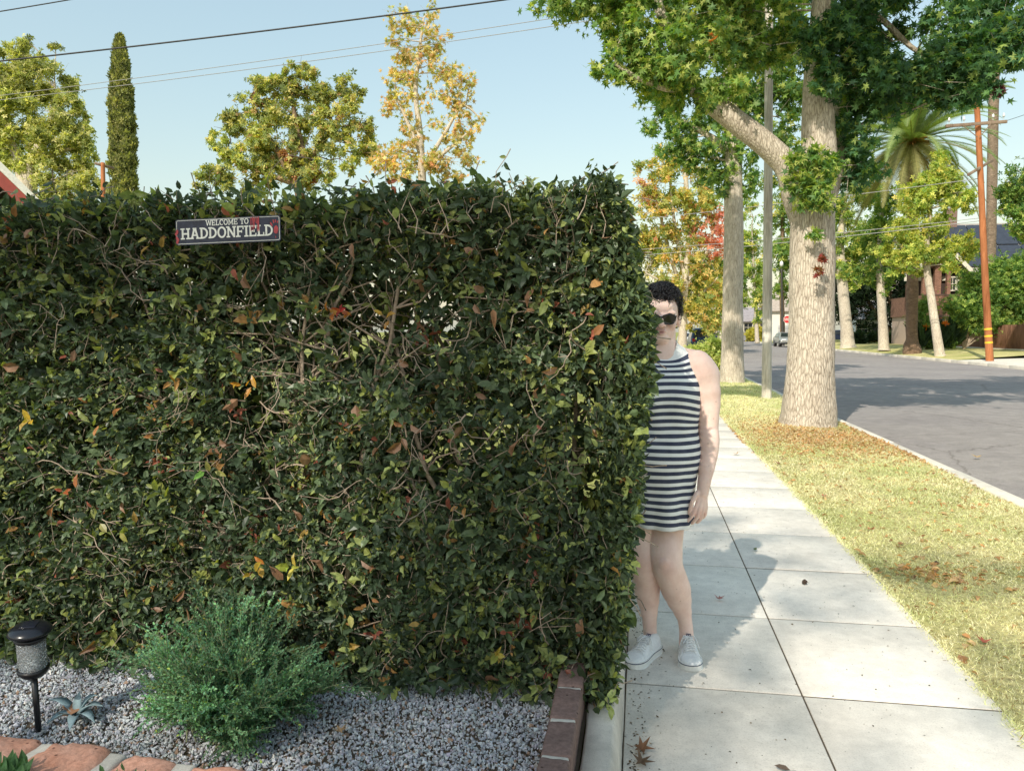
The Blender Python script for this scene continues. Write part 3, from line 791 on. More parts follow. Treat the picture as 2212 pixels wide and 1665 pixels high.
# ------------------------------------------------------------------ agave
def agave():
    c = on_z(168, 1552, GZ); e = empty('agave', c, 'small blue grey agave rosette beside the stake light in the gravel', 'plant')
    mb = MB(); d0 = depth_of(c)
    tips = [((104, 1510), .02), ((172, 1492), .0), ((210, 1500), .02), ((222, 1524), -.02), ((100, 1563), -.06), ((150, 1580), -.10), ((205, 1560), -.07), ((186, 1510), .08), ((140, 1520), .1)]
    cent = c + Vector((0, 0, .012))
    for (pxy, dd) in tips[:7]:
        tip = at(pxy[0], pxy[1], d0+dd)
        if tip.z < GZ+.012: tip.z = GZ+.012
        ctr = []; n = 9
        for k in range(n):
            t = k/(n-1); p = cent.lerp(tip, t); p.z += .018*math.sin(math.pi*t)*(1 if tip.z < GZ+.07 else .3); ctr.append(p)
        vs = []; fs = []
        for k, p in enumerate(ctr):
            t = k/(n-1); tg = (ctr[min(k+1, n-1)]-ctr[max(k-1, 0)]).normalized(); side = tg.cross(Vector((0, 0, 1)))
            if side.length < .2: side = Vector((1, 0, 0))
            side.normalize(); up = side.cross(tg).normalized()
            wd = .0125*(.75 + 1.5*t*(1-t)*1.6)*(1-t**3.5) + .0002
            vs += [p - side*wd + up*wd*.35, p - up*wd*.15, p + side*wd + up*wd*.35, p - up*(wd*.15+.003)]
        for k in range(n-1):
            a = k*4; b_ = a+4
            for (i, j) in ((0, 1), (1, 2), (2, 3), (3, 0)): fs.append((a+i, a+j, b_+j, b_+i))
        lf = MB(); lf.add(vs, fs, 0, True); lf.build('leaf', MAT['agave'], e)
MAT['agave'] = plain('agave_leaf', (.27, .37, .40), .55, 0, .2, 60)
agave()

# ------------------------------------------------------------------ feathery shrub
def shrub():
    c = on_z(500, 1590, GZ); d0 = depth_of(c) + .06; c = Vector((at(500, 1590, d0).x, at(500, 1590, d0).y, GZ))
    e = empty('shrub', c, 'bushy fine leaved green shrub in front of the hedge', 'shrub')
    rs = random.Random(12); tw = MB(); P=[];D=[];Nn=[];S=[];C=[]
    def leafy(p0, p1, n, bright):
        ax = (p1-p0)
        for k in range(n):
            t = (k+rs.random())/n; p = p0 + ax*t
            v = ax.normalized()*rs.uniform(.6, 1.2) + Vector((rs.gauss(0, .5), rs.gauss(0, .5), rs.gauss(0, .5)))
            P.append(p); D.append(v); Nn.append(Vector((rs.gauss(0, .5), rs.gauss(-.3, .5), 1))); S.append(rs.uniform(.007, .014))
            r_ = rs.random(); k2 = rs.uniform(.75, 1.25)
            cc = (.12, .255, .145) if r_ < .55 else ((.20, .36, .17) if r_ < .975 else (.30, .38, .08))
            C.append(tuple(x*k2*bright for x in cc))
    outline = [(258, 1450, .0), (275, 1380, .05), (300, 1345, .1), (345, 1312, .05), (395, 1330, .0), (440, 1298, .1), (480, 1285, .12), (520, 1300, .1), (565, 1297, .15), (590, 1325, .12), (640, 1345, .1), (665, 1385, .1), (700, 1440, .08), (745, 1460, .06), (820, 1480, .04), (735, 1400, .1), (700, 1490, 0), (640, 1540, -.08), (560, 1580, -.14), (520, 1640, -.2), (470, 1600, -.2), (410, 1560, -.15), (340, 1540, -.1), (290, 1490, -.05)]
    for k in range(190):
        i = rs.randrange(len(outline)); a = outline[i]; b_ = outline[(i+1) % len(outline)]; t = rs.random()
        px = a[0]+(b_[0]-a[0])*t; py = a[1]+(b_[1]-a[1])*t; dd = a[2]+(b_[2]-a[2])*t
        f = rs.random()**.45 * 1.0
        if i in (13, 14) and rs.random() < .75: f *= .7
        px = 500 + (px-500)*f; py = 1520 + (py-1520)*f
        bulge = -.26*math.sqrt(max(0, 1-f*f))*rs.uniform(-.6, 1)
        sp_ = 1 + (rs.uniform(.05, .16) if rs.random() < .3 else 0)*(f > .75); px = 500 + (px-500)*sp_; py = 1520 + (py-1520)*sp_
        tip = at(px + rs.gauss(0, 8), py + rs.gauss(0, 6), d0+dd*f+bulge)
        if tip.z < GZ+.015: tip.z = GZ+.015 + rs.random()*.03
        root = c + Vector((rs.gauss(0, .05), rs.gauss(0, .05), 0)); mid = root.lerp(tip, .5) + Vector((rs.gauss(0, .02), rs.gauss(0, .02), .05))
        pts = []
        for q in range(7):
            t = q/6; pts.append(root*(1-t)**2 + mid*2*t*(1-t) + tip*t*t)
        tw.tube(pts, [.0028*(1-.75*q/6) for q in range(7)], 4, 0, False)
        br = .8 + .5*(1 if (px < 470) else .55)*rs.uniform(.7, 1.1) if True else 1
        br = rs.choice((.5, .7, .9, 1.1, 1.5)) + (.3 if px < 420 else 0)  # some shoots lightened as painted highlights, left side coloured brighter
        for q in range(1, 6):
            p = pts[q]; leafy(p, pts[q+1], 12, br)
            for h in range(3):
                ln = rs.uniform(.05, .12); v = (pts[q+1]-p).normalized()*1.0 + Vector((rs.gauss(0, .5), rs.gauss(0, .5), rs.gauss(.2, .4)))
                e2 = p + v.normalized()*ln; 
                if e2.z < GZ+.01: e2.z = GZ+.015
                tw.tube([p, e2], [.0013, .0007], 3, 0, False); leafy(p.lerp(e2, .15), e2, 22, br)
    A = lambda q: np.array([tuple(v) for v in q], float)
    leaves('foliage', T_diamond(), A(P), A(D), A(Nn), np.array(S), A(C), MAT['needle'], e)
    tw.build('stems', plain('shrub_stem', (.20, .22, .12), .8), e)
shrub()

# ------------------------------------------------------------------ small plants before the border
def tuft(name, px, py, d, label, n, h, seed):
    c = at(px, py, d); rs = random.Random(seed); e = empty(name, (c.x, c.y, c.z-h), label, 'plant')
    P=[];D=[];Nn=[];S=[];C=[]
    for k in range(n):
        P.append((c.x+rs.gauss(0, .02), c.y+rs.gauss(0, .015), c.z-h)); D.append((rs.gauss(0, .35), rs.gauss(0, .35), 1)); Nn.append((rs.gauss(0, 1), -1, rs.gauss(0, .3)))
        S.append(h*rs.uniform(.6, 1.1)); k2 = rs.uniform(.7, 1.2); C.append((.07*k2, .15*k2, .06*k2))
    leaves('leaves', T_lance(), np.array(P), np.array(D), np.array(Nn), np.array(S), np.array(C), MAT['needle'], e)
tuft('succulent', 18, 1638, 1.93, 'dark green leafy tuft at the lower left corner before the red stones', 42, .06, 1)
tuft('sprout', 280, 1652, 1.93, 'two thin green leaf tips in front of the second red stone', 6, .03, 2)

# ------------------------------------------------------------------ trees
def palette(n, cols, weights, var=.22):
    idx = RNG.choice(len(cols), n, p=np.array(weights)/sum(weights)); c = np.array(cols, float)[idx]
    return c * RNG.uniform(1-var, 1+var, (n, 1))

def clump_points(center, rad, n, sub=7, fill=.55, flat=1.0):
    """points grouped in sub-clusters inside an uneven ellipsoid, so that gaps show between them"""
    c = np.array(center); rad = np.array(rad)
    sc_ = rand_unit(sub)*RNG.uniform(.25, 1.0, (sub, 1))**.6*rad
    k = RNG.integers(0, sub, n)
    sr = RNG.uniform(.22, .5, sub)*fill/.55
    loose = np.where(RNG.random((n, 1)) < .38, RNG.uniform(1.2, 2.4, (n, 1)), 1.0)
    off = rand_unit(n)*(RNG.random((n, 1))**.5)*rad*sr[k][:, None]*loose
    off[:, 2] *= flat
    return c + sc_[k] + off, norm(off + sc_[k]*.35)

DENS = 3.4; LIFT = 1.3
def crown(name, clumps, tmpl, size, mat, parent, cols, weights, per=260, sub=7, up=.45, droop=-.2, sizevar=.35, fill=.55):
    """clumps: (centre, radii, n_scale, colour override or None)"""
    Ps=[];Os=[];Cs=[]; tmpl_blob = len(tmpl[0]) == 20
    for (c, rad, k, ov) in clumps:
        n = max(14, int(per*k*DENS*(1.5 if tmpl_blob else 1))); p, o = clump_points(c, rad, n, sub, fill); Ps.append(p); Os.append(o)
        base = np.minimum((palette(n, cols, weights) if ov is None else palette(n, ov, [1]*len(ov)))*LIFT, .8)
        Cs.append(base*RNG.uniform(.85, 1.15))
    P = np.concatenate(Ps); O = np.concatenate(Os); Cc = np.concatenate(Cs); n = len(P)
    nr = norm(O*.8 + np.array([[0, 0, up]]) + RNG.normal(0, .55, (n, 3)))
    d = norm(RNG.normal(0, .8, (n, 3)) + np.array([[0, 0, droop]]) + O*.4)
    s = (.76 if tmpl_blob else 1.0)*size*RNG.uniform(1-sizevar, 1+sizevar, n)
    return leaves(name, tmpl, P, d, nr, s, np.clip(Cc, .005, .9), mat, parent, RNG.uniform(.3, 1.6, n))

def pix_clumps(lst, d, depth_k=1.0, dj=0.0, k=1.0, infl=True):
    """(px, py, r_px[, depth offset[, colours]]) seen from the road -> clumps standing at depth d"""
    out = []
    for it in lst:
        px, py, r_ = it[:3]; off = it[3] if len(it) > 3 else 0; ov = it[4] if len(it) > 4 else None
        dd = d + off + RNG.normal(0, dj) if dj else d + off
        p = at(px, py, dd); rm = r_/F*dd*((1.22 if d > 43 else 1.06) if infl else .95)
        out.append((tuple(p), (rm, rm*depth_k, rm*.92), k*(r_/50.0)**2, ov))
    return out

def limb_mesh(mb, pix, d, n=16, flare=0, seed=0, ridg=.03):
    """pix: (px, py, r_px[, depth offset]) from the ground up"""
    pts = []; rad = []
    for it in pix:
        dd = d + (it[3] if len(it) > 3 else 0); pts.append(at(it[0], it[1], dd)); rad.append(it[2]/F*dd)
    # resample smoothly
    P2=[];R2=[]
    for i in range(len(pts)-1):
        p0 = pts[max(0, i-1)]; p1 = pts[i]; p2 = pts[i+1]; p3 = pts[min(len(pts)-1, i+2)]
        m = 6
        for q in range(m):
            t = q/m; t2 = t*t; t3 = t2*t
            P2.append(.5*((2*p1) + (p2-p0)*t + (2*p0-5*p1+4*p2-p3)*t2 + (3*p1-p0-3*p2+p3)*t3)); R2.append(rad[i]*(1-t)+rad[i+1]*t)
    P2.append(pts[-1]); R2.append(rad[-1])
    b = len(mb.v); mb.tube(P2, R2, n, 0, True, True)
    for vi in range(b, len(mb.v)):
        v = Vector(mb.v[vi]); i = min(len(P2)-1, (vi-b)//n); r_ = R2[i]; o = v - P2[i]
        ang = ((vi-b) % n)/n*6.283
        kx = 1 + ridg*2*mnoise.noise(Vector((math.cos(ang)*2+seed, math.sin(ang)*2, v.z*1.1))) + ridg*mnoise.noise(Vector((math.cos(ang)*6+seed, math.sin(ang)*6, v.z*4)))
        if flare and i < 8: kx *= 1 + .12*flare*(1-i/8)*max(0, math.sin(ang*5+seed))
        mb.v[vi] = tuple(P2[i] + o*kx)
    return P2, R2

def twigs_to(mb, starts, clumps, rs, r0=.03, n=5):
    for (c, rad, k, ov) in clumps:
        c = Vector(c); s = min(starts, key=lambda p: (p-c).length + max(0, p.z-c.z)*1.5)
        pts = []
        for q in range(5):
            t = q/4; p = s.lerp(c, t); p += Vector((rs.gauss(0, 1), rs.gauss(0, 1), rs.gauss(.6, .6)))*((c-s).length*.06*math.sin(math.pi*t)); pts.append(p)
        rr = r0*min(1.5, .5 + .3*(c-s).length)
        mb.tube(pts, [rr*(1-.7*q/4) for q in range(5)], n, 0, False)
        for h in range(4):
            e = c + Vector((rs.gauss(0, .6)*rad[0], rs.gauss(0, .6)*rad[1], rs.gauss(0, .6)*rad[2])); p = pts[3]
            mb.tube([p, p.lerp(e, .5) + Vector((0, 0, .04*rad[2])), e], [rr*.35, rr*.25, rr*.1], 4, 0, False)

GREEN = [(.055,.115,.038),(.095,.18,.05),(.18,.27,.065),(.33,.36,.10)]
def main_tree():
    b = at(1747, 918, 11.7); D0 = 11.72
    t = empty('street_tree', (b.x, b.y, 0), 'largest pale barked sweetgum by the kerb, with a thick limb leaning left', 'tree')
    mb = MB()
    A, _ = limb_mesh(mb, [(1744,940,70),(1745,922,61),(1747,895,56),(1748,865,54),(1750,800,50),(1752,700,47.5),(1754,600,46),(1755,520,46.5),(1757,450,47),(1764,400,43),(1768,330,37),(1767,240,33),(1769,140,29),(1778,40,26),(1786,-60,23),(1795,-220,18),(1790,-420,9)], D0, 28, 1.2, 1)
    B, _ = limb_mesh(mb, [(1757,520,36),(1728,432,34),(1704,365,28),(1665,322,26),(1610,278,24.5),(1560,240,23),(1520,208,20.5),(1490,168,18),(1468,125,16),(1445,70,13),(1420,10,11),(1390,-80,8),(1350,-180,4)], D0, 20, 0, 2)
    Cc, _ = limb_mesh(mb, [(1770,450,30,.2),(1790,390,26,.35),(1806,320,23,.5),(1815,250,20,.6),(1835,170,16,.6),(1870,80,13,.5),(1900,-40,10,.4),(1930,-200,6,.3)], D0, 16, 0, 3)
    L1, _ = limb_mesh(mb, [(1775,110,12,.1),(1830,20,10,.2),(1900,40,7,.2),(1980,110,5,.1),(2060,130,4,0),(2130,120,2,-.3)], D0, 10, 0, 4)
    L2, _ = limb_mesh(mb, [(1500,190,12),(1440,190,9,-.2),(1380,170,6,-.3),(1330,140,3,-.4)], D0, 8, 0, 5)
    left = [(1190,-12,40,.3),(1240,0,42),(1300,-5,60),(1350,60,52,-.3),(1400,20,70,.2),(1340,135,36,-.2),(1390,150,48),(1440,110,65,-.4),(1500,40,80,.3),(1480,150,58,-.3),(1545,120,70),(1590,40,75,.5),(1575,180,42,-.2),(1635,110,50,.4),(1310,150,22,-.2),(1455,195,40),(1530,215,34,-.2),(1650,20,60,.3),(1700,80,45,.6),(1420,185,30)]
    trunkleaf = [(1738,340,34,-.55),(1768,385,30,-.6),(1745,425,24,-.55),(1775,440,22,-.6),(1790,350,26,-.4),(1720,395,20,-.5),(1760,505,12,-.55)]
    right = [(1840,30,62),(1820,120,52,-.4),(1870,150,66,-.2),(1850,230,56),(1862,320,42,.2),(1920,90,52,.3),(1925,172,50,-.4),(1900,232,32),(1985,160,48,-.6),(2010,200,34,-.5),(2050,130,58,-.6),(2070,172,50,-.8),(2120,90,56,-.7),(2110,170,46,-.9),(2092,205,28,-.8),(2155,120,46,-.9),(2180,50,48,-.5),(2200,130,24,-.8),(1845,385,28,.3),(1880,360,30,.2),(1835,-40,60),(1930,-30,60),(2050,20,50,-.3),(2120,-10,60),(1955,212,26),(1800,60,40,-.5),(1740,90,36,-.6),(1790,170,30,-.5),(2230,90,50,-.6)]
    red = [(1775,556,7,-.6,[(.20,.035,.03),(.18,.06,.04)]),(1766,588,8,-.6,[(.20,.035,.03),(.16,.08,.03)]),(2160,195,14,-1.0,[(.10,.03,.05),(.14,.05,.05)]),(1540,85,10,-.8,[(.55,.16,.07),(.12,.2,.05),(.2,.27,.06)])]
    top = [(1450,-130,90),(1600,-110,90),(1800,-150,110),(1960,-130,100),(2100,-110,90),(1600,-260,90),(1760,-300,110),(1900,-270,100)]
    rs9 = random.Random(77); up = []; kk = 1/math.tan(SUN_EL)
    for q in range(150):      # upper crown above the frame: its shade lies across the road
        gx, gy, z = rs9.uniform(3.6, 14), rs9.uniform(13.5, 27), rs9.uniform(9, 12.5); x, y = gx + SX*kk*z, gy + SY*kk*z
        if math.hypot(x-2.5, y-11.5) > 7.2 or (z-CAM_H)/math.hypot(x, y) < .52 or len(up) > 40: continue
        up.append(((x, y, z), (1.1, 1.1, .8), 1.9, None))
    cl = pix_clumps(left, D0, 1.3); cr = pix_clumps(right, D0-.1, 1.3, 0, 1.0); ct = pix_clumps(top, D0, 1.2, 0, .35); ctr = pix_clumps(trunkleaf, D0, .6, 0, 1.3); cred = pix_clumps(red, D0, .6, 0, 1.6)
    twigs_to(mb, A[30:]+B[40:]+L2, cl, random.Random(1), .022)
    twigs_to(mb, A[50:]+Cc[12:]+L1, cr, random.Random(2), .022)
    ct = ct + up; twigs_to(mb, A[60:], ct, random.Random(3), .05)
    mb.build('trunk', MAT['bark_main'], t)
    S = T_star()
    crown('crown', cl + ctr, S, .118, MAT['leaf'], t, GREEN, [1.6, 3.2, 4.5, 3.6], 165, 10, .5, -.35)  # lighter leaf mix paints in the sunlit left side
    crown('crown', cr, S, .118, MAT['leaf'], t, [(.042,.10,.050),(.058,.13,.058),(.09,.175,.06),(.24,.31,.085)], [3, 4, 3.5, 1.4], 175, 10, .5, -.35)  # darker bluish leaf colours paint in the shade of the upper crown
    crown('crown', ct, S, .17, MAT['leaf'], t, GREEN, [3, 4, 4, 2], 130, 10, .5, -.3)
    crown('crown', cred, S, .085, MAT['leaf'], t, GREEN, [1, 1, 1, 1], 200, 4)
main_tree()

def pix_tree(name, label, d, trunk, clumps, cols, weights, leaf, per, bark, tmpl=None, group=None, dk=1.0, sub=7, limbs=(), r0=.03, mat=None, ntr=14, fill=.55, zbase=0.0, branch_px=True):
    b = at(trunk[0][0], trunk[0][1], d); e = empty(name, (b.x, b.y, zbase), label, 'tree', group)
    mb = MB(); A, _ = limb_mesh(mb, trunk, d, ntr, .8, d)
    st = A[len(A)//3:]
    for l in limbs:
        B, _ = limb_mesh(mb, l, d, 8, 0, d+3); st = st + B[2:]
    cl = pix_clumps(clumps, d, dk)
    if branch_px: twigs_to(mb, st, cl, random.Random(int(d*10)), r0)
    mb.build('trunk', bark, e)
    crown('crown', cl, tmpl or T_blob(), leaf, mat or MAT['farleaf'], e, cols, weights, per, sub, .45, -.2, .35, fill)
    return e

GY = [(.10,.18,.05),(.22,.29,.07),(.40,.41,.11),(.55,.46,.13)]
# second kerb tree
pix_tree('street_tree', 'second sweetgum along the kerb, its straight pale trunk left of the grey pole', 21.0,
    [(1580,842,33),(1581,822,27),(1582,760,23.5),(1583,640,21.5),(1585,500,20.5),(1584,400,19.5),(1582,300,18),(1577,200,17),(1580,120,15),(1584,40,13),(1588,-80,9)],
    [(1412,232,26),(1405,268,20),(1432,205,30),(1445,262,30),(1468,300,30),(1478,335,26),(1440,330,14),(1505,280,30),(1512,340,34),(1545,325,34),(1535,378,26),(1565,395,30),(1598,372,30),(1600,320,34),(1612,410,18),(1560,260,34),(1618,260,34),(1600,210,38),(1640,220,34),(1650,150,44),(1630,90,44),(1690,190,42),(1700,120,44),(1688,60,44),(1655,300,24),(1700,250,30),(1690,300,22),(1640,20,50),(1560,200,30),(1540,30,60),(1600,-60,90),(1700,-40,70),(1720,200,26),(1520,200,28)],
    GREEN, [3, 4, 4, 2.4], .17, 190, MAT['bark_far'], T_star(), None, 1.2, 8,
    [[(1583,330,10),(1540,300,8),(1490,270,5),(1440,245,3)], [(1580,230,10),(1620,200,8),(1680,150,5)]], .04, MAT['leaf'])
# third: autumn tree behind the person
OR_ = [(.30,.31,.09),(.52,.42,.13),(.62,.40,.15),(.60,.27,.14),(.17,.23,.07)]
RED = [(.55,.22,.16),(.58,.30,.20),(.42,.16,.13)]
pix_tree('street_tree', 'yellowing autumn tree with pale bare branches behind the person', 49.0,
    [(1472,764,11),(1474,740,9.5),(1476,690,8.5),(1478,640,8.2),(1482,580,7.5),(1488,520,6.5),(1484,430,5.5),(1480,360,4)],
    [(1402,365,26),(1432,345,28),(1420,420,38),(1396,410,24,0,[(.50,.30,.20),(.5,.24,.16)]),(1465,345,26),(1470,395,40),(1452,455,42),(1500,420,34),(1516,380,22),(1520,455,34),(1405,490,42),(1440,520,44),(1490,520,44),(1532,505,36,0,RED),(1545,470,24,0,RED),(1548,540,24,0,RED),(1408,565,44),(1455,590,46),(1502,585,44),(1545,585,34),(1420,640,44),(1470,655,44),(1515,645,40),(1548,640,30),(1505,700,26),(1400,690,36),(1545,690,24),(1385,530,30),(1530,700,20)],
    OR_, [6, 4.5, 1.6, .6, 4], .36, 85, MAT['bark_far'], None, None, .9, 7,
    [[(1478,640,5),(1450,560,4),(1430,480,3),(1412,400,2)], [(1480,600,5),(1460,500,3.5),(1450,420,2.5),(1445,350,1.6)], [(1480,620,5),(1520,560,3.5),(1545,490,2)], [(1476,660,5),(1520,630,3),(1550,600,1.6)], [(1476,650,4),(1430,610,3),(1395,590,1.6)]], .05, None, 12, .5)
# farther kerb-side trees up the street
for (px, d, label, cl, tr) in (
    (1546, 72.0, 'slim far kerb tree with yellow green leaves, left of the second sweetgum', [(1530,600,26),(1552,570,24),(1545,640,28),(1560,660,22),(1528,660,22),(1552,690,16),(1535,690,16)], [(1546,742,5),(1546,700,4.2),(1546,640,3.4),(1545,580,2)]),
    (1630, 80.0, 'far leafy tree between the second sweetgum and the grey pole', [(1618,455,20),(1612,500,22),(1632,540,24),(1615,570,24),(1636,590,22),(1620,625,24),(1642,640,20),(1608,655,18),(1640,680,14),(1610,540,20)], [(1636,742,5),(1634,700,4),(1630,620,3.5),(1625,520,2)]),
    (1558, 92.0, 'smallest far kerb tree beside the parked cars', [(1560,610,20),(1575,640,18),(1565,670,16)], [(1558,738,4),(1558,690,3.4),(1560,620,2)])):
    pix_tree('street_tree', label, d, tr, cl, GY, [3, 4, 3, 1.2], .5, 150, MAT['bark_far'], None, None, 1.0, 7, (), .06, None, 8, .6)
# trees on the far side of the street
pix_tree('street_tree', 'tall green tree filling the gap right of the grey pole', 84.0,
    [(1690,742,6),(1690,690,5),(1688,600,4.5),(1690,500,4),(1690,360,2)],
    [(1690,290,28),(1678,340,26),(1704,350,28),(1690,400,32),(1704,440,28),(1680,460,26),(1694,500,30),(1680,545,28),(1704,560,28),(1694,600,24),(1682,632,14),(1700,640,12),(1720,500,30),(1725,400,30)],
    GY, [5, 5, 2, .4], .5, 130, MAT['bark_brown'], None, None, 1.0, 7, (), .06, None, 8, .6)
pix_tree('street_tree', 'far side tree whose thick pale trunk stands just right of the big sweetgum', 62.0,
    [(1832,752,19),(1831,742,15),(1828,700,12.5),(1822,640,11.5),(1818,590,11),(1815,520,8),(1825,440,5)],
    [(1826,410,34),(1850,380,30),(1822,470,34),(1850,440,36),(1880,420,36),(1838,520,36),(1870,500,38),(1815,540,26),(1832,575,28),(1862,560,34),(1890,540,32),(1848,600,22),(1815,590,18)],
    GY, [4, 5, 3, .8], .36, 150, MAT['bark_far'], None, None, 1.0, 7, (), .06, None, 10, .55, .2)
pix_tree('street_tree', 'far side tree with a slim straight pale trunk, next left of the thick palm', 52.0,
    [(1909,757,14),(1909,748,11.5),(1907,700,9.8),(1904,650,9),(1901,600,8.4),(1900,540,6),(1905,460,4)],
    [(1900,440,30),(1920,480,34),(1895,520,32),(1930,530,34),(1905,575,34),(1935,580,30),(1880,590,24),(1915,610,24),(1890,480,26)],
    GY, [6, 4, 1.2, .2], .34, 160, MAT['bark_far'], None, None, 1.0, 7, (), .06, None, 10, .55, .2)
pix_tree('street_tree', 'nearest far side tree with yellow green leaves before the brown house', 42.0,
    [(2031,770,12),(2029,760,10.5),(2020,700,9),(2011,640,8),(2003,590,7.5),(2000,545,6.5),(2008,480,5),(2010,400,3)],
    [(2012,372,20),(2030,345,20),(2004,398,30),(2025,385,36),(2055,390,32),(2068,420,32),(1975,440,28),(2000,430,42),(2040,445,40),(2082,440,22),(1938,500,36),(1975,505,44),(2015,500,30),(1920,545,26),(1955,555,38),(1990,560,34),(2030,545,34),(2065,545,32),(2090,525,26),(2050,572,18),(1932,580,18),(2085,552,16)],
    [(.16,.24,.06),(.30,.35,.085),(.46,.45,.12),(.60,.46,.13)], [3, 5, 4, .6], .26, 170, MAT['bark_far'], None, None, 1.0, 8,
    [[(2001,560,5),(2050,550,4),(2085,535,2)], [(2003,560,5),(1960,540,4),(1930,520,2)]], .05, None, 10, .5, .12)
pix_tree('street_tree', 'green tree reaching in at the right edge beside the tall palm', 38.0,
    [(2330,800,16),(2325,700,14),(2310,600,12),(2290,500,10),(2270,420,6)],
    [(2182,412,24),(2205,385,30),(2190,450,28),(2215,440,34),(2172,450,16),(2200,480,24),(2240,400,50),(2250,470,50),(2290,420,60),(2170,425,14),(2205,500,14),(2300,360,50)],
    GREEN, [2, 4, 5, 2.5], .24, 190, MAT['bark_far'], None, None, 1.0, 8, (), .05, None, 10, .5, .1)
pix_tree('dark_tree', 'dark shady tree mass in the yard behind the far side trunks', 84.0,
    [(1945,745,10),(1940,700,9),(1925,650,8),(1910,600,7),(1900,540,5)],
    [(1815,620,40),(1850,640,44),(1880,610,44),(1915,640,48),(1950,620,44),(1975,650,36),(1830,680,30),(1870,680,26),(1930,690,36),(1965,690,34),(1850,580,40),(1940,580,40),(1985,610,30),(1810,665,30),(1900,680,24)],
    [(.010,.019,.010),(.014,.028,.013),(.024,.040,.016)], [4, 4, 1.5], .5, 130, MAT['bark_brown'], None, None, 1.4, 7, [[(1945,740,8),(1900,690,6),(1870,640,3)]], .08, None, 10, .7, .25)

# ---- trees beyond the hedge
pix_tree('garden_tree', 'broad olive green tree behind the red gable at the left edge', 31.0,
    [(60,560,22),(62,470,20),(60,400,18),(75,340,12),(110,270,9),(120,200,5)],
    [(20,130,34),(60,120,34),(95,140,26),(10,190,50),(70,180,50),(120,180,38),(150,215,26),(30,250,50),(90,240,50),(140,260,42),(175,250,16),(20,310,44),(110,310,50),(160,310,40),(185,330,24),(20,370,36),(110,370,44),(160,370,42),(190,385,22),(120,415,34),(160,425,34),(195,425,20),(-40,200,70),(-40,320,60),(90,430,30),(215,400,14),(190,280,10),(120,100,10),(60,90,8)],
    [(.24,.27,.10),(.38,.38,.15),(.55,.50,.24),(.13,.155,.065)], [4, 5, 3, 1.5], .20, 190, MAT['bark_far'], None, None, 1.0, 8,
    [[(62,440,13),(40,360,10),(20,290,6),(0,220,4)], [(75,345,9),(120,330,6),(160,320,3)]], .035, None, 12, .5, GZ)
pix_tree('garden_tree', 'rounded brownish green tree above the middle of the hedge', 25.0,
    [(650,560,13),(655,470,11),(645,400,10),(655,340,8),(640,270,6),(630,200,3)],
    [(560,180,22),(590,195,28),(630,160,22),(660,160,20),(625,200,30),(550,235,34),(600,240,40),(660,205,34),(700,210,34),(745,190,26),(770,205,20),(490,270,30),(530,290,36),(580,290,42),(640,280,36),(700,260,40),(755,250,34),(790,270,24),(470,305,22),(520,335,40),(580,340,44),(640,340,40),(720,310,34),(770,310,34),(800,330,20),(470,380,30),(520,390,36),(570,395,36),(640,385,40),(700,370,30),(750,350,24),(560,215,18,0,[(.22,.10,.07),(.28,.15,.09)]),(700,250,20,0,[(.24,.12,.08),(.2,.12,.06)]),(620,350,26,0,[(.36,.18,.10),(.3,.16,.08)]),(660,375,26,0,[(.42,.2,.12),(.34,.18,.1)]),(600,175,14),(655,140,12),(500,250,14),(440,390,22)],
    [(.22,.26,.11),(.36,.37,.14),(.55,.48,.18),(.12,.15,.065),(.42,.28,.15)], [4, 4, 3, 1.5, .8], .17, 150, MAT['bark_brown'], None, None, 1.0, 8,
    [[(650,420,8),(600,330,6),(560,260,4),(540,210,2)], [(655,360,7),(710,290,5),(750,220,3)], [(645,400,7),(560,370,5),(490,340,3)]], .035, None, 10, .45, GZ)
pix_tree('garden_tree', 'slender orange and gold autumn tree standing tallest above the hedge', 24.0,
    [(915,560,12),(913,450,10),(911,360,8.5),(906,280,7),(898,200,5),(905,120,3.5),(915,40,2)],
    [(862,30,20),(858,60,22),(890,50,26),(930,30,18),(935,12,8),(925,70,28),(880,100,28),(850,85,16),(940,100,28),(965,80,12),(905,130,32),(870,150,30),(945,140,28),(960,160,20),(900,180,30),(985,165,26),(1010,165,20),(1015,185,14),(855,185,20),(840,220,20),(870,215,28),(835,240,14),(960,200,28),(1000,215,26),(980,240,22),(1030,260,18),(1045,255,10),(880,260,26),(890,300,28),(935,270,12),(970,270,24),(1005,260,20),(1010,290,22),(985,310,26),(870,330,30),(900,350,34),(940,350,30),(830,330,20),(820,350,26),(990,350,34),(965,370,30),(870,370,34),(1010,340,18),(840,370,28),(920,240,14),(860,120,14)],
    [(.44,.39,.17),(.56,.42,.19),(.58,.36,.19),(.24,.27,.11),(.56,.29,.17)], [4, 3.5, 2.5, 3.5, 1], .15, 135, MAT['bark_far'], T_star(), None, .9, 7,
    [[(911,370,6),(960,290,4),(1000,230,2.5),(1040,260,1.5)], [(908,330,6),(870,240,3.5),(850,200,2)], [(911,370,5),(960,330,4),(1020,280,2)]], .03, None, 10, .5, GZ)

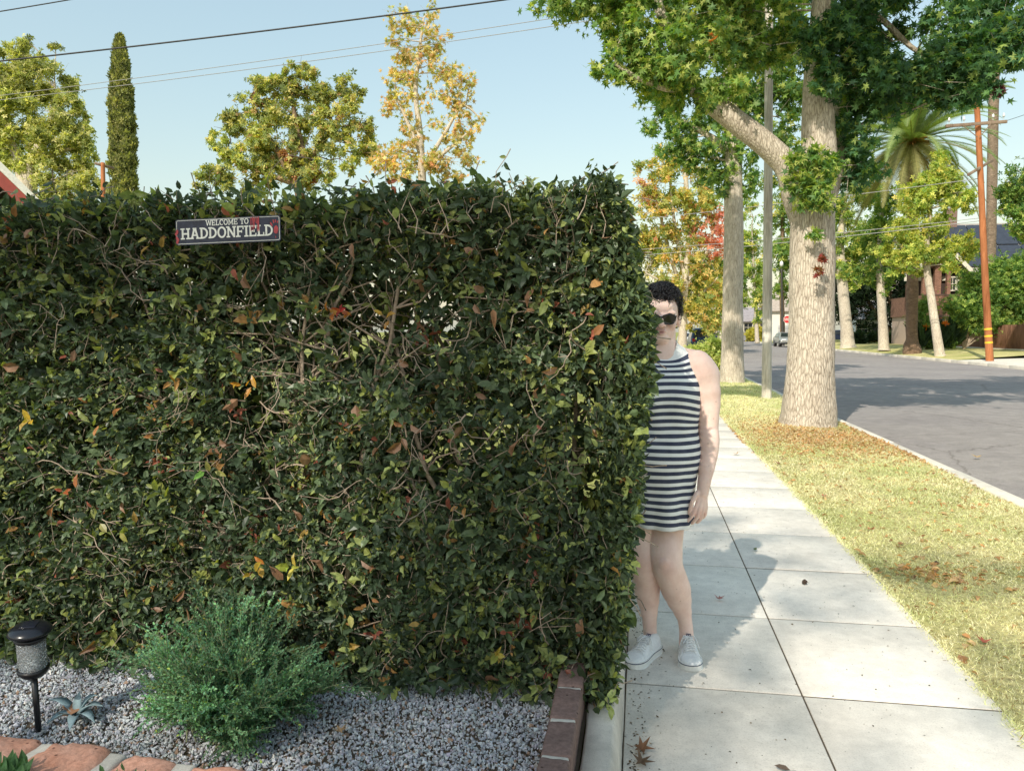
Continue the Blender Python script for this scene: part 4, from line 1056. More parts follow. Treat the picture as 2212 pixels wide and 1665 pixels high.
def cypress():
    d = 26.0; b = at(268, 560, d); e = empty('cypress', (b.x, b.y, GZ), 'narrow dark columnar cypress standing alone against the sky', 'tree')
    mb = MB(); limb_mesh(mb, [(268,560,7),(266,400,6),(262,250,4),(259,110,1.5)], d, 8); mb.build('trunk', MAT['bark_brown'], e)
    n = 15000; t = RNG.random(n)**.9; py = 470 - t*390
    prof = np.interp(t, [0, .12, .35, .6, .8, .93, 1.0], [22, 21, 20, 17, 13.5, 8.5, 1.5])
    a = RNG.uniform(0, 2*np.pi, n); lump = np.array([1 + .55*mnoise.noise(Vector((math.cos(q)*1.6, math.sin(q)*1.6, w_*22))) + .35*mnoise.noise(Vector((math.cos(q)*4, math.sin(q)*4, w_*60+5))) for q, w_ in zip(a, t)])
    rr = prof/F*d*lump*RNG.uniform(.75, 1.12, n)
    base = np.array([tuple(at(268 - 9*q, p_, d)) for q, p_ in zip(t, py)])
    o = np.stack([np.cos(a), np.sin(a), np.zeros(n)], 1); P = base + o*rr[:, None]
    D = np.array([[0, 0, 1.0]]) + o*.35 + RNG.normal(0, .25, (n, 3)); Nn = o + RNG.normal(0, .35, (n, 3)) + np.array([[0, 0, .3]])
    C = palette(n, [(.14,.16,.065),(.30,.31,.13),(.50,.47,.22)], [3, 4, 2])
    leaves('crown', T_blob(), P, D, Nn, RNG.uniform(.09, .19, n), C, MAT['farleaf'], e)
cypress()

# shade trees standing in the garden behind the photographer (their shade falls on hedge and path)
def shade_tree(name, label, base, h, clumps, seed, leaf=.17, per=230):
    e = empty(name, (base[0], base[1], 0), label, 'tree'); rs = random.Random(seed); mb = MB()
    b = Vector((base[0], base[1], -.05)); pts = [b + Vector((.1*math.sin(q), .1*math.cos(q*1.3), h*q/8)) for q in range(9)]
    mb.tube(pts, [.30*(1-.75*q/8)+.02 for q in range(9)], 14)
    cl = [((c[0], c[1], c[2]), (c[3], c[3], c[3]*.6), c[3]**2*1.6, None) for c in clumps]
    twigs_to(mb, pts[3:], cl, rs, .06); mb.build('trunk', MAT['bark_far'], e)
    crown('crown', cl, T_star(), leaf, MAT['leaf'], e, GREEN, [3, 4, 3, 1], per, 10, .9, -.2)
def path_shade_tree():
    """tall crown behind the viewer; leaves thinned by noise and by gaps shaped to let sun patches through"""
    e = empty('shade_tree', (2.2, -15.0, 0), 'tall leafy tree behind the photographer whose shade falls on the hedge and path', 'tree'); rs = random.Random(5)
    kk = 1/math.tan(SUN_EL)
    def land(p): return (p[0]-SX*kk*p[2], p[1]-SY*kk*p[2])
    holes = []  # gaps cut through the crown so sun reaches chosen spots
    for (px, py, y, r_) in ((95, 930, 2.52, .20), (190, 1060, 2.52, .24), (60, 1230, 2.52, .24), (455, 950, 2.52, .18), (600, 1100, 2.52, .20), (330, 1010, 2.52, .15), (640, 1230, 2.52, .15), (20, 1080, 2.52, .22), (560, 800, 2.52, .10), (250, 900, 2.52, .14), (130, 1160, 2.52, .2), (520, 1030, 2.52, .14), (1525, 850, 3.3, .02), (1470, 880, 3.3, .0)):
        holes.append((*land(tuple(on_y(px, py, y))), r_))
    for (px, py, z, r_) in ((250, 1625, .3, .14), (60, 1605, .3, .08), (50, 1505, GZ, .12), (310, 1570, GZ, .14), (420, 1600, GZ, .12), (230, 1565, GZ, .06), (1820, 1415, 0, .03), (2000, 1590, 0, .14), (2170, 1640, 0, .16), (1850, 1255, 0, -.06), (1990, 1440, 0, -.04), (2110, 1330, 0, .02), (1700, 1640, 0, -.06)):
        holes.append((*land(tuple(on_z(px, py, z))), r_))
    n = 6500
    u = RNG.uniform(-3.4, 3.4, n); v = RNG.uniform(.8, 6.4, n); z = 16.5 + RNG.normal(0, 1.0, n)
    d = np.array([.62 + .8*mnoise.noise(Vector((a*.9, b_*.9, 3.3))) + .5*mnoise.noise(Vector((a*2.3, b_*2.3, 8.1))) for a, b_ in zip(u, v)])
    d += .35; d -= np.clip((u-2.3)/.7, 0, 3) + .32*(u > 1.05) + np.clip((v-5.75+.55*np.clip(u-.6, 0, 3))/.55, 0, 3) + np.clip((-u-2.9)/.6, 0, 2) + np.clip((1.4-v)/.6, 0, 2)
    jit = np.array([mnoise.noise(Vector((a*4, b_*4, 1.1))) for a, b_ in zip(u, v)])
    for (hx, hy, r_) in holes:
        q = np.hypot(u-hx, v-hy)/(r_+.22)*(1+.4*jit); d -= 4.0*np.clip(1.4-q, 0, 1)
    keep = RNG.random(n) < np.clip(d, 0, 1)*np.where(u < .1, 1.0, .36); u, v, z = u[keep], v[keep], z[keep]; m = len(u)
    P = np.stack([u + SX*kk*z, v + SY*kk*z, z], 1)
    col = palette(m, GREEN, [3, 4, 3, 1]); D = RNG.normal(0, .8, (m, 3)) + [0, 0, -.2]; Nn = RNG.normal(0, .55, (m, 3)) + [0, 0, .7]
    leaves('crown', T_star(), P, D, Nn, RNG.uniform(.20, .32, m), col, MAT['leaf'], e)
    c = P.mean(0); mb = MB(); b0 = Vector((2.2, -15.0, -.05)); pts = [b0.lerp(Vector((c[0], c[1], 15.2)), q/8) + Vector((.1*math.sin(q*2), .1*math.cos(q*1.3), 0)) for q in range(9)]
    mb.tube(pts, [.32*(1-.75*q/8)+.02 for q in range(9)], 14)
    for k in range(18):
        t = P[rs.randrange(m)]; st = pts[rs.choice((7, 8))]; t = Vector(t); mb.tube([st, st.lerp(t, .5) + Vector((0, 0, -.1)), t], [.03, .02, .008], 5, 0, False)
    mb.build('trunk', MAT['bark_far'], e)
path_shade_tree()

# ------------------------------------------------------------------ palms
def frond(V, Fs, C, base, az, el, L, droop, rs, col, nleaf=46, lw=.035, ll=.42):
    d0 = Vector((math.cos(az)*math.cos(el), math.sin(az)*math.cos(el), math.sin(el))); pts = []; p = base.copy(); n = 14; dv = d0.copy()
    for q in range(n+1):
        pts.append(p.copy()); dv = (dv + Vector((0, 0, -droop/n*(.4+1.2*q/n)))).normalized(); p = p + dv*(L/n)
    tw_ = rs.uniform(-.5, .5)
    for k in range(nleaf):
        t = (k+.5)/nleaf; i = min(n-1, int(t*n)); f = t*n-i; q = pts[i].lerp(pts[i+1], f); tg = (pts[i+1]-pts[i]).normalized()
        side = tg.cross(Vector((0, 0, 1))); side = side.normalized() if side.length > .05 else Vector((1, 0, 0)); upv = side.cross(tg).normalized()
        side = side*math.cos(tw_) + upv*math.sin(tw_); upv = side.cross(tg).normalized()
        l = ll*(math.sin(math.pi*min(1, .12+.88*t))**.6)*(1.05 if t < .8 else .9)
        for s_ in (-1, 1):
            e = q + (side*s_*.85 + tg*.6 + upv*.35 + Vector((0, 0, -.25))).normalized()*l; w_ = tg*lw
            b = len(V); V.extend([q-w_*.5, q+w_*.5, e]); Fs.append((b, b+1, b+2)); kk = rs.uniform(.8, 1.2); C.extend([tuple(x*kk for x in col)]*3)
    for i in range(n):      # midrib
        a, b2 = pts[i], pts[i+1]; tg = (b2-a).normalized(); side = tg.cross(Vector((0, 0, 1))); side = (side.normalized() if side.length > .05 else Vector((1, 0, 0)))*(.045*(1-.85*i/n))
        b = len(V); V.extend([a-side, a+side, b2+side*.9, b2-side*.9]); Fs.append((b, b+1, b+2, b+3)); C.extend([(.40, .36, .15)]*4)

def palm_bark(name, c1, c2, sz):
    m, nt, b = newmat(name); v = mapping(nt, (3.2, 3.2, sz)); n = tex_noise(nt, 1.0, 3, .5, v)
    wv = nt.nodes.new('ShaderNodeTexWave'); wv.wave_type = 'BANDS'; wv.bands_direction = 'Z'; wv.inputs['Scale'].default_value = 1.0; wv.inputs['Distortion'].default_value = 5; wv.inputs['Detail'].default_value = 3; wv.inputs['Detail Scale'].default_value = 1.6
    nt.links.new(v, wv.inputs['Vector'])
    nt.links.new(mixc(nt, ramp(nt, wv.outputs[0], [(.15, c1), (.6, c2)]), ramp(nt, n.outputs[0], [(.3, (.75, .75, .75)), (.7, (1.15, 1.15, 1.15))]), 1, 'MULTIPLY'), b.inputs['Base Color'])
    b.inputs['Roughness'].default_value = .95; bump(nt, b, wv.outputs[0], 1.0, .06); return m

def palm(name, label, d, trunk, crown_px, nfr, L, seed, bark, skirt=True, leaf=(.22, .29, .12), zb=.2):
    b = at(trunk[0][0], trunk[0][1], d); e = empty(name, (b.x, b.y, zb), label, 'palm'); rs = random.Random(seed)
    mb = MB(); limb_mesh(mb, trunk, d, 18, 0, seed, .035); mb.build('trunk', bark, e)
    cp = at(crown_px[0], crown_px[1], d); V=[];Fs=[];C=[]
    for k in range(nfr):
        az = k*2.39996 + rs.gauss(0, .15); t = k/nfr; el = R(84 - 118*t) + rs.gauss(0, .08)
        col = leaf if t < .75 else (.25, .24, .11); kk = rs.uniform(.85, 1.2)
        frond(V, Fs, C, cp + Vector((math.cos(az)*.18, math.sin(az)*.18, .25-.5*t)), az, el, L*rs.uniform(.85, 1.1), 1.0 + .8*rs.random() - .25*t, rs, tuple(x*kk for x in col), 74, .085, .66)
    flat = np.concatenate([np.array(f) for f in Fs]); cnt = np.array([len(f) for f in Fs])
    np_mesh('fronds', np.array([tuple(v) for v in V]), flat, cnt, MAT['farleaf'], e, np.array(C))
    if skirt:       # orange fruit stalks and dry skirt
        P = cp + Vector((0, 0, -.2)); mb = MB()
        for k in range(120):
            a = rs.uniform(0, 6.28); el = rs.uniform(-.3, 1.0); l = rs.uniform(.5, 1.3); dv = Vector((math.cos(a)*math.cos(el), math.sin(a)*math.cos(el), math.sin(el)))
            mb.tube([P + dv*.15, P + dv*l*.7, P + dv*l + Vector((0, 0, -.2))], [.03, .025, .02], 4, 0, False)
        mb.build('fruit_stalks', plain('fruit_orange', (.50, .25, .05), .7), e)
        V=[];Fs=[];C=[]
        for k in range(16):
            az = rs.uniform(0, 6.28); frond(V, Fs, C, P + Vector((0, 0, -.5)), az, -.3, 2.4*rs.uniform(.7, 1.1), 1.9, rs, (.36, .28, .17), 34, .05, .35)
        flat = np.concatenate([np.array(f) for f in Fs]); cnt = np.array([len(f) for f in Fs])
        np_mesh('dry_skirt', np.array([tuple(v) for v in V]), flat, cnt, MAT['farleaf'], e, np.array(C))
palm('palm', 'stout palm with arching fronds and orange fruit stalks before the brown house', 46.5,
     [(1970,768,18),(1970,758,19),(1969,745,16),(1970,730,11.5),(1969,690,11.5),(1971,640,11.8),(1971,560,11.5),(1971,440,12),(1970,360,14),(1970,320,16)], (1970, 303), 92, 5.6, 3,
     palm_bark('palm_bark', (.17, .10, .06), (.50, .33, .21), 7.0))
palm('palm', 'very tall thin palm rising behind the orange utility pole', 60.0,
     [(2137,770,11),(2138,640,10),(2140,560,9.6),(2142,440,10),(2145,300,10),(2147,200,10),(2150,110,9.6),(2153,40,9.5),(2156,-30,10)], (2158, -45), 34, 4.2, 8,
     palm_bark('tall_palm_bark', (.22, .15, .10), (.44, .33, .235), 5.0), False, (.30, .31, .17))

# ------------------------------------------------------------------ poles and wires
def wood_mat(name, c1, c2, sx=30, sz=1.2, dark=(.05, .04, .03)):
    m, nt, b = newmat(name); v = mapping(nt, (sx, sx, sz)); n = tex_noise(nt, 1.0, 6, .7, v); n2 = tex_noise(nt, .7, 3, .6, mapping(nt, (3, 3, .8)))
    c = mixc(nt, ramp(nt, n.outputs[0], [(.3, c1), (.7, c2)]), ramp(nt, n2.outputs[0], [(.3, (.6, .57, .54)), (.62, (1.05, 1.05, 1.05))]), 1, 'MULTIPLY')
    nt.links.new(c, b.inputs['Base Color']); b.inputs['Roughness'].default_value = .9; b.inputs['Specular IOR Level'].default_value = .2
    bump(nt, b, n.outputs[0], .7, .012); return m
MAT['greypole'] = wood_mat('weathered_wood', (.42, .38, .32), (.78, .73, .64))
MAT['orangepole'] = wood_mat('treated_wood', (.30, .105, .04), (.50, .20, .085))
MAT['wire'] = plain('wire_black', (.02, .02, .022), .5)
MAT['wirelight'] = plain('wire_weathered', (.30, .29, .28), .6)
MAT['yellow'] = plain('reflective_yellow', (.75, .46, .03), .5, 0, .05)
MAT['ceramic'] = plain('insulator_white', (.7, .7, .68), .3)

def grey_pole():
    d = 16.25; b = at(1656, 863, d); e = empty('utility_pole', (b.x, b.y, 0), 'weathered grey wooden utility pole on the grass behind the big sweetgum', 'utility pole')
    mb = MB(); pts = [(1656,866,10.6),(1656,860,10.6),(1658,600,9.8),(1660,300,9.0),(1661.5,0,8.4),(1663,-260,7.6)]
    P, _ = limb_mesh(mb, pts, d, 16, 0, 4, .012); mb.build('shaft', MAT['greypole'], e)
    top = P[-1]; mb = MB(); M = Matrix.Translation(top - Vector((0, 0, .45)))
    mb.bbox((-1.1, -.16, -.06), (1.1, -.08, .06), .008, 0, M); mb.build('crossarm', MAT['greypole'], e)
    for x in (-1.0, -.5, .5, 1.0):
        mb = MB(); mb.lathe([(.012, .06), (.012, .12), (.045, .12), (.05, .15), (.03, .18), (.045, .2), (.03, .24), (0, .25)], 12, 0, M @ Matrix.Translation((x, -.12, 0))); mb.build('insulator', MAT['ceramic'], e)
    return top
GP = grey_pole()

def orange_pole():
    d = 36.0; b = at(2138, 781, d); e = empty('utility_pole', (b.x, b.y, .05), 'reddish brown leaning utility pole with yellow bands and crossarms by the fence', 'utility pole')
    mb = MB(); P, _ = limb_mesh(mb, [(2138,784,8),(2138,778,7.8),(2133,690,7.2),(2126,560,6.7),(2120,420,6.2),(2114,300,5.8),(2109,205,5.4)], d, 16, 0, 6, .01); mb.build('shaft', MAT['orangepole'], e)
    for y in (711, 726, 740):
        mb = MB(); x = np.interp(y, [690, 778], [2133, 2138]); c = at(x, y, d); ax = (P[12]-P[6]).normalized(); r_ = 7.9/F*d
        mb.tube([c - ax*.045, c + ax*.045], [r_, r_], 20, 0, False); mb.build('yellow_band', MAT['yellow'], e)
    def bar(pa, da, pb, db, w_, h_, name):
        a = at(*pa, da); c = at(*pb, db); t = c-a; L = t.length; q = Vector((1, 0, 0)).rotation_difference(t.normalized()).to_matrix().to_4x4()
        mb = MB(); mb.bbox((0, -w_, -h_), (L, w_, h_), .01, 0, Matrix.Translation(a) @ q); mb.build(name, MAT['greybrown'], e); return a, c
    A, B = bar((2043, 273), d-.3, (2175, 263), d-.3, .05, .07, 'crossarm')
    bar((2091, 378), 35.0, (2143, 347), 36.9, .045, .06, 'crossarm')
    bar((2079, 271), d-.36, (2112, 297), d-.2, .012, .02, 'brace'); bar((2140, 268), d-.36, (2116, 297), d-.2, .012, .02, 'brace')
    for px, py in ((2050, 270), (2082, 268), (2145, 262), (2168, 260)):
        c = at(px, py, d-.3); mb = MB(); mb.lathe([(.015, .05), (.015, .16), (.05, .16), (.06, .22), (.04, .26), (.05, .3), (0, .34)], 10, 0, Matrix.Translation(c)); mb.build('insulator', MAT['ceramic'], e)
MAT['greybrown'] = wood_mat('grey_brown_wood', (.20, .14, .10), (.36, .27, .20))
orange_pole()

def small_pole():
    d = 19.0; b = at(223, 560, d); e = empty('utility_pole', (b.x, b.y, GZ), 'short brown wooden service pole between the olive tree and the cypress', 'utility pole')
    mb = MB(); P, _ = limb_mesh(mb, [(223,560,5),(223,420,4.6),(222,352,4.2)], d, 10, 0, 2, .01); mb.build('shaft', MAT['orangepole'], e)
    a = at(205, 353, d-.1); c = at(246, 364, d+.25); mb = MB(); mb.tube([a, c], [.035, .035], 6); mb.build('crossarm', MAT['greybrown'], e)
small_pole()

def wire(label, pa, pb, sag, r_, mat, n=28):
    pts = []
    for k in range(n+1):
        t = k/n; p = pa.lerp(pb, t); p.z -= sag*4*t*(1-t); pts.append(p)
    mb = MB(); mb.tube(pts, r_, 6); o = mb.build('power_line', mat); tag(o, label, 'wire')
wire('thickest dark overhead cable crossing the sky from left edge to top', at(-330, 166, 20), at(1420, -46, 19), .12, .020, MAT['wire'])
wire('dark cable crossing only the top left corner of the sky', at(-400, 88, 20), at(520, -66, 19), .05, .014, MAT['wire'])
wire('upper of the two thin parallel wires below the thick cable', at(-330, 246, 21), at(1664, -34, 16.1), .13, .0072, MAT['wirelight'])
wire('lower of the two thin parallel wires, ending at the grey pole', at(-330, 252, 20.5), at(1664, -16, 16.0), .16, .0072, MAT['wirelight'])
wire('pale service wire crossing the street highest, from the reddish pole', at(2122, 385, 36), at(1240, 488, 44), .1, .016, MAT['wirelight'])
wire('upper of two close pale wires strung low across the street', at(2128, 470, 36), at(1240, 548, 44), .15, .016, MAT['wirelight'])
wire('lower of two close pale wires strung low across the street', at(2128, 476, 36), at(1240, 562, 44), .15, .018, MAT['wirelight'])
wire('thin wire running right from the crossarm of the reddish pole', at(2172, 262, 35.7), at(2420, 172, 34), .05, .012, MAT['wire'])

# ------------------------------------------------------------------ bushes and yard plants
def bush(name, label, d, blobs, cols, wts, leaf, per, cat='bush', zb=0.0, dk=1.0, mat='farleaf', tm=None, fill=.8):
    c = at(blobs[0][0], blobs[0][1], d); e = empty(name, (c.x, c.y, zb), label, cat)
    cl = pix_clumps(blobs, d, dk, 0, 1.0, False); mb = MB(); rs = random.Random(int(d*7)); root = Vector((c.x, c.y, zb))
    for (cc, rad, k, ov) in cl:
        cc = Vector(cc); mb.tube([root, root.lerp(cc, .6), cc], [.04, .03, .012], 5, 0, False)
    mb.build('stems', MAT['twig'], e); crown('foliage', cl, tm or T_blob(), leaf, MAT[mat], e, cols, wts, per, 9, .6, 0, .35, fill)
bush('bush', 'rounded clipped yellow green bush on the kerb strip beside the person', 27.0, [(1530,770,30),(1512,760,22),(1548,760,26),(1565,775,24),(1530,745,18),(1552,742,16),(1540,785,22),(1515,782,18),(1505,770,14),(1568,755,14)],
     [(.24,.30,.09),(.38,.42,.14),(.52,.50,.2)], [3, 4, 2], .13, 360, 'bush', 0, .8)
bush('bush', 'low golden bush in front of the far grey roofed house', 116.0, [(1628,722,12),(1640,719,13),(1650,722,10),(1657,726,8),(1618,727,7)], [(.40,.34,.05),(.30,.30,.06)], [3, 2], .5, 1500)
bush('bush', 'small golden bush between the grey pole and the white garage', 114.0, [(1672,728,8),(1680,730,7)], [(.40,.34,.05),(.30,.30,.06)], [3, 2], .5, 1500)
bush('bush', 'large leafy bush towering over the brown fence', 50.0, [(2085,650,36),(2120,625,42),(2160,640,50),(2200,605,48),(2235,640,60),(2100,685,36),(2140,680,40),(2190,680,40),(2075,690,24),(2175,590,36),(2240,590,50),(2220,570,30),(2068,665,20),(2110,600,22),(2140,595,26)],
     [(.08,.15,.045),(.16,.24,.06),(.30,.36,.09)], [4, 4, 2], .26, 300, 'bush', .27)
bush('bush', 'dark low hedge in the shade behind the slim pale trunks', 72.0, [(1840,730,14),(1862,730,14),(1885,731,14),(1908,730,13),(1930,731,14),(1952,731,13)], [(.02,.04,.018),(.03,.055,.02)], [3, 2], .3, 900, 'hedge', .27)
bush('bush', 'bright green low shrub at the foot of the brown house', 50.0, [(2000,742,12),(2015,744,10),(2050,740,13),(2062,738,10),(1990,690,22),(1996,660,16)], [(.11,.19,.05),(.18,.25,.07)], [3, 2], .2, 700, 'shrub', .27)

def spiky():
    d = 50.0; b = at(2035, 752, d); e = empty('bird_of_paradise', (b.x, b.y, .25), 'clump of spiky bird of paradise leaves with orange flowers by the brown house', 'plant')
    rs = random.Random(3); P=[];D=[];Nn=[];S=[];C=[]
    for k in range(260):
        px = rs.uniform(1982, 2062); c = at(px, 748, d + rs.uniform(-.4, .8)); l = rs.uniform(.8, 1.9)
        P.append((c.x, c.y, .25+rs.uniform(0, .5))); D.append((rs.gauss(0, .5), rs.gauss(0, .4), 1)); Nn.append((rs.gauss(0, 1), -1, .2)); S.append(l); kk = rs.uniform(.6, 1.3); C.append((.055*kk, .095*kk, .045*kk))
    leaves('leaves', T_lance(), np.array(P), np.array(D), np.array(Nn), np.array(S), np.array(C), MAT['farleaf'], e, None, np.full(260, .5))
    for (px, py) in ((2001, 706), (2020, 712), (2042, 700)):
        c = at(px, py, d-.5); n = 12; leaves('flower', T_lance(), np.tile(np.array(c), (n, 1)), RNG.normal(0, 1, (n, 3))+[0, 0, .8], rand_unit(n), np.full(n, .28), np.tile(np.array([[.75, .22, .03]]), (n, 1)), MAT['farleaf'], e)
spiky()

# ------------------------------------------------------------------ fence, bin
def fence():
    A = on_z(2068, 754, .13); X = A.x; e = empty('wooden_fence', (X, A.y, .2), 'brown vertical board fence on a low concrete base beside the reddish pole', 'fence')
    y1 = A.y; y0 = 26.0; mb = MB(); y = y0; k = 0; rs = random.Random(2)
    while y < y1:
        mb.bbox((X-.012+rs.uniform(-.006, .006), y, .34), (X+.012, y+.135, 1.83+rs.uniform(-.015, .015)), .006, 0, None, 1); y += .145; k += 1
    mb.build('boards', wood_mat('fence_wood', (.20, .10, .065), (.34, .185, .125), 14, 2), e)
    mb = MB(); mb.box((X+.02, y0, .6), (X+.08, y1, .7)); mb.build('rail', MAT['greybrown'], e); mb = MB(); mb.box((X+.02, y0, 1.5), (X+.08, y1, 1.6)); mb.build('rail', MAT['greybrown'], e)
    mb = MB(); mb.bbox((X-.16, y0, .0), (X+.1, y1, .33), .02); mb.build('concrete_base', MAT['kerb'], e)
    return X, y1
FNX, FNY = fence()
def bin_():
    c = at(2059, 753, 57.0); e = empty('waste_bin', (c.x, c.y, .27), 'dark grey wheeled waste bin at the left end of the brown fence', 'bin')
    mb = MB(); M = Matrix.Translation((c.x, c.y, .27))
    mb.add([M @ Vector(p) for p in ((-.24,-.27,0),(.24,-.27,0),(.24,.27,0),(-.24,.27,0),(-.3,-.36,.95),(.3,-.36,.95),(.3,.36,.95),(-.3,.36,.95))], [(0,3,2,1),(4,5,6,7),(0,1,5,4),(1,2,6,5),(2,3,7,6),(3,0,4,7)]); mb.build('body', plain('bin_grey', (.05,.055,.06), .5), e)
    mb = MB(); mb.bbox((-.32,-.4,.955), (.32,.4,1.03), .02, 0, M); mb.build('lid', MAT['blackplastic'], e)
    for s in (-1, 1):
        mb = MB(); mb.lathe([(.0,-.03),(.09,-.03),(.1,-.01),(.1,.01),(.09,.03),(0,.03)], 14, 0, M @ Matrix.Translation((s*.27,.3,.1)) @ Matrix.Rotation(R(90), 4, 'Y')); mb.build('wheel', MAT['blackplastic'], e)
bin_()

# ------------------------------------------------------------------ houses
MAT['glass'] = plain('window_glass', (.02, .025, .03), .08, 0, .2, 2)
MAT['trim'] = plain('cream_trim', (.62, .57, .47), .7)
def roof_mat(name, c, var=.25):
    m, nt, b = newmat(name); v = mapping(nt, (2.2, 2.2, 6)); br = nt.nodes.new('ShaderNodeTexBrick'); nt.links.new(v, br.inputs['Vector'])
    br.inputs['Color1'].default_value = (*[x*(1-var) for x in c], 1); br.inputs['Color2'].default_value = (*[x*(1+var) for x in c], 1); br.inputs['Mortar'].default_value = (*[x*.5 for x in c], 1); br.inputs['Mortar Size'].default_value = .012
    n = tex_noise(nt, 3, 4, .6, mapping(nt)); nt.links.new(mixc(nt, br.outputs[0], ramp(nt, n.outputs[0], [(.3, (.8, .8, .8)), (.7, (1.15, 1.15, 1.15))]), 1, 'MULTIPLY'), b.inputs['Base Color']); b.inputs['Roughness'].default_value = .9; return m
def shingle_mat(name, c):
    m, nt, b = newmat(name); v = mapping(nt, (1, 1, 1)); sep = nt.nodes.new('ShaderNodeSeparateXYZ'); nt.links.new(v, sep.inputs[0])
    ad = nt.nodes.new('ShaderNodeMath'); ad.operation = 'ADD'; nt.links.new(sep.outputs[0], ad.inputs[0]); nt.links.new(sep.outputs[1], ad.inputs[1])
    cb = nt.nodes.new('ShaderNodeCombineXYZ'); nt.links.new(ad.outputs[0], cb.inputs[0]); nt.links.new(sep.outputs[2], cb.inputs[1])
    br = nt.nodes.new('ShaderNodeTexBrick'); nt.links.new(cb.outputs[0], br.inputs['Vector']); br.inputs['Scale'].default_value = 2.6
    br.inputs['Color1'].default_value = (*[x*.8 for x in c], 1); br.inputs['Color2'].default_value = (*[x*1.2 for x in c], 1); br.inputs['Mortar'].default_value = (*[x*.35 for x in c], 1); br.inputs['Mortar Size'].default_value = .02
    nt.links.new(br.outputs[0], b.inputs['Base Color']); b.inputs['Roughness'].default_value = .9; bump(nt, b, br.outputs['Fac'], -.5, .03); return m
def quad(mb, a, b, c, d, th, mi=0):
    a, b, c, d = map(Vector, (a, b, c, d)); n = (b-a).cross(d-a).normalized()*th
    mb.add([a, b, c, d, a-n, b-n, c-n, d-n], [(0,1,2,3),(7,6,5,4),(0,4,5,1),(1,5,6,2),(2,6,7,3),(3,7,4,0)], mi)

def window(parent, x, z, w_, h_, y, trim=None, depth=.06):
    mb = MB(); t = .09
    for lo, hi in (((x-w_/2-t, y-depth, z-h_/2-t), (x-w_/2, y-.002, z+h_/2+t)), ((x+w_/2, y-depth, z-h_/2-t), (x+w_/2+t, y-.002, z+h_/2+t)), ((x-w_/2, y-depth, z+h_/2), (x+w_/2, y-.002, z+h_/2+t)), ((x-w_/2, y-depth, z-h_/2-t), (x+w_/2, y-.002, z-h_/2)), ((x-.02, y-.04, z-h_/2), (x+.02, y-.003, z+h_/2)), ((x-w_/2, y-.04, z-.02), (x-.02, y-.003, z+.02)), ((x+.02, y-.04, z-.02), (x+w_/2, y-.003, z+.02))):
        mb.box(lo, hi)
    f = mb.build('window', trim or MAT['trim'], parent)
    mb = MB(); mb.box((x-w_/2, y-.02, z-h_/2), (x+w_/2, y-.005, z+h_/2)); p = mb.build('pane', MAT['glass']); p.parent = f; p.matrix_parent_inverse = world_of(f).inverted()

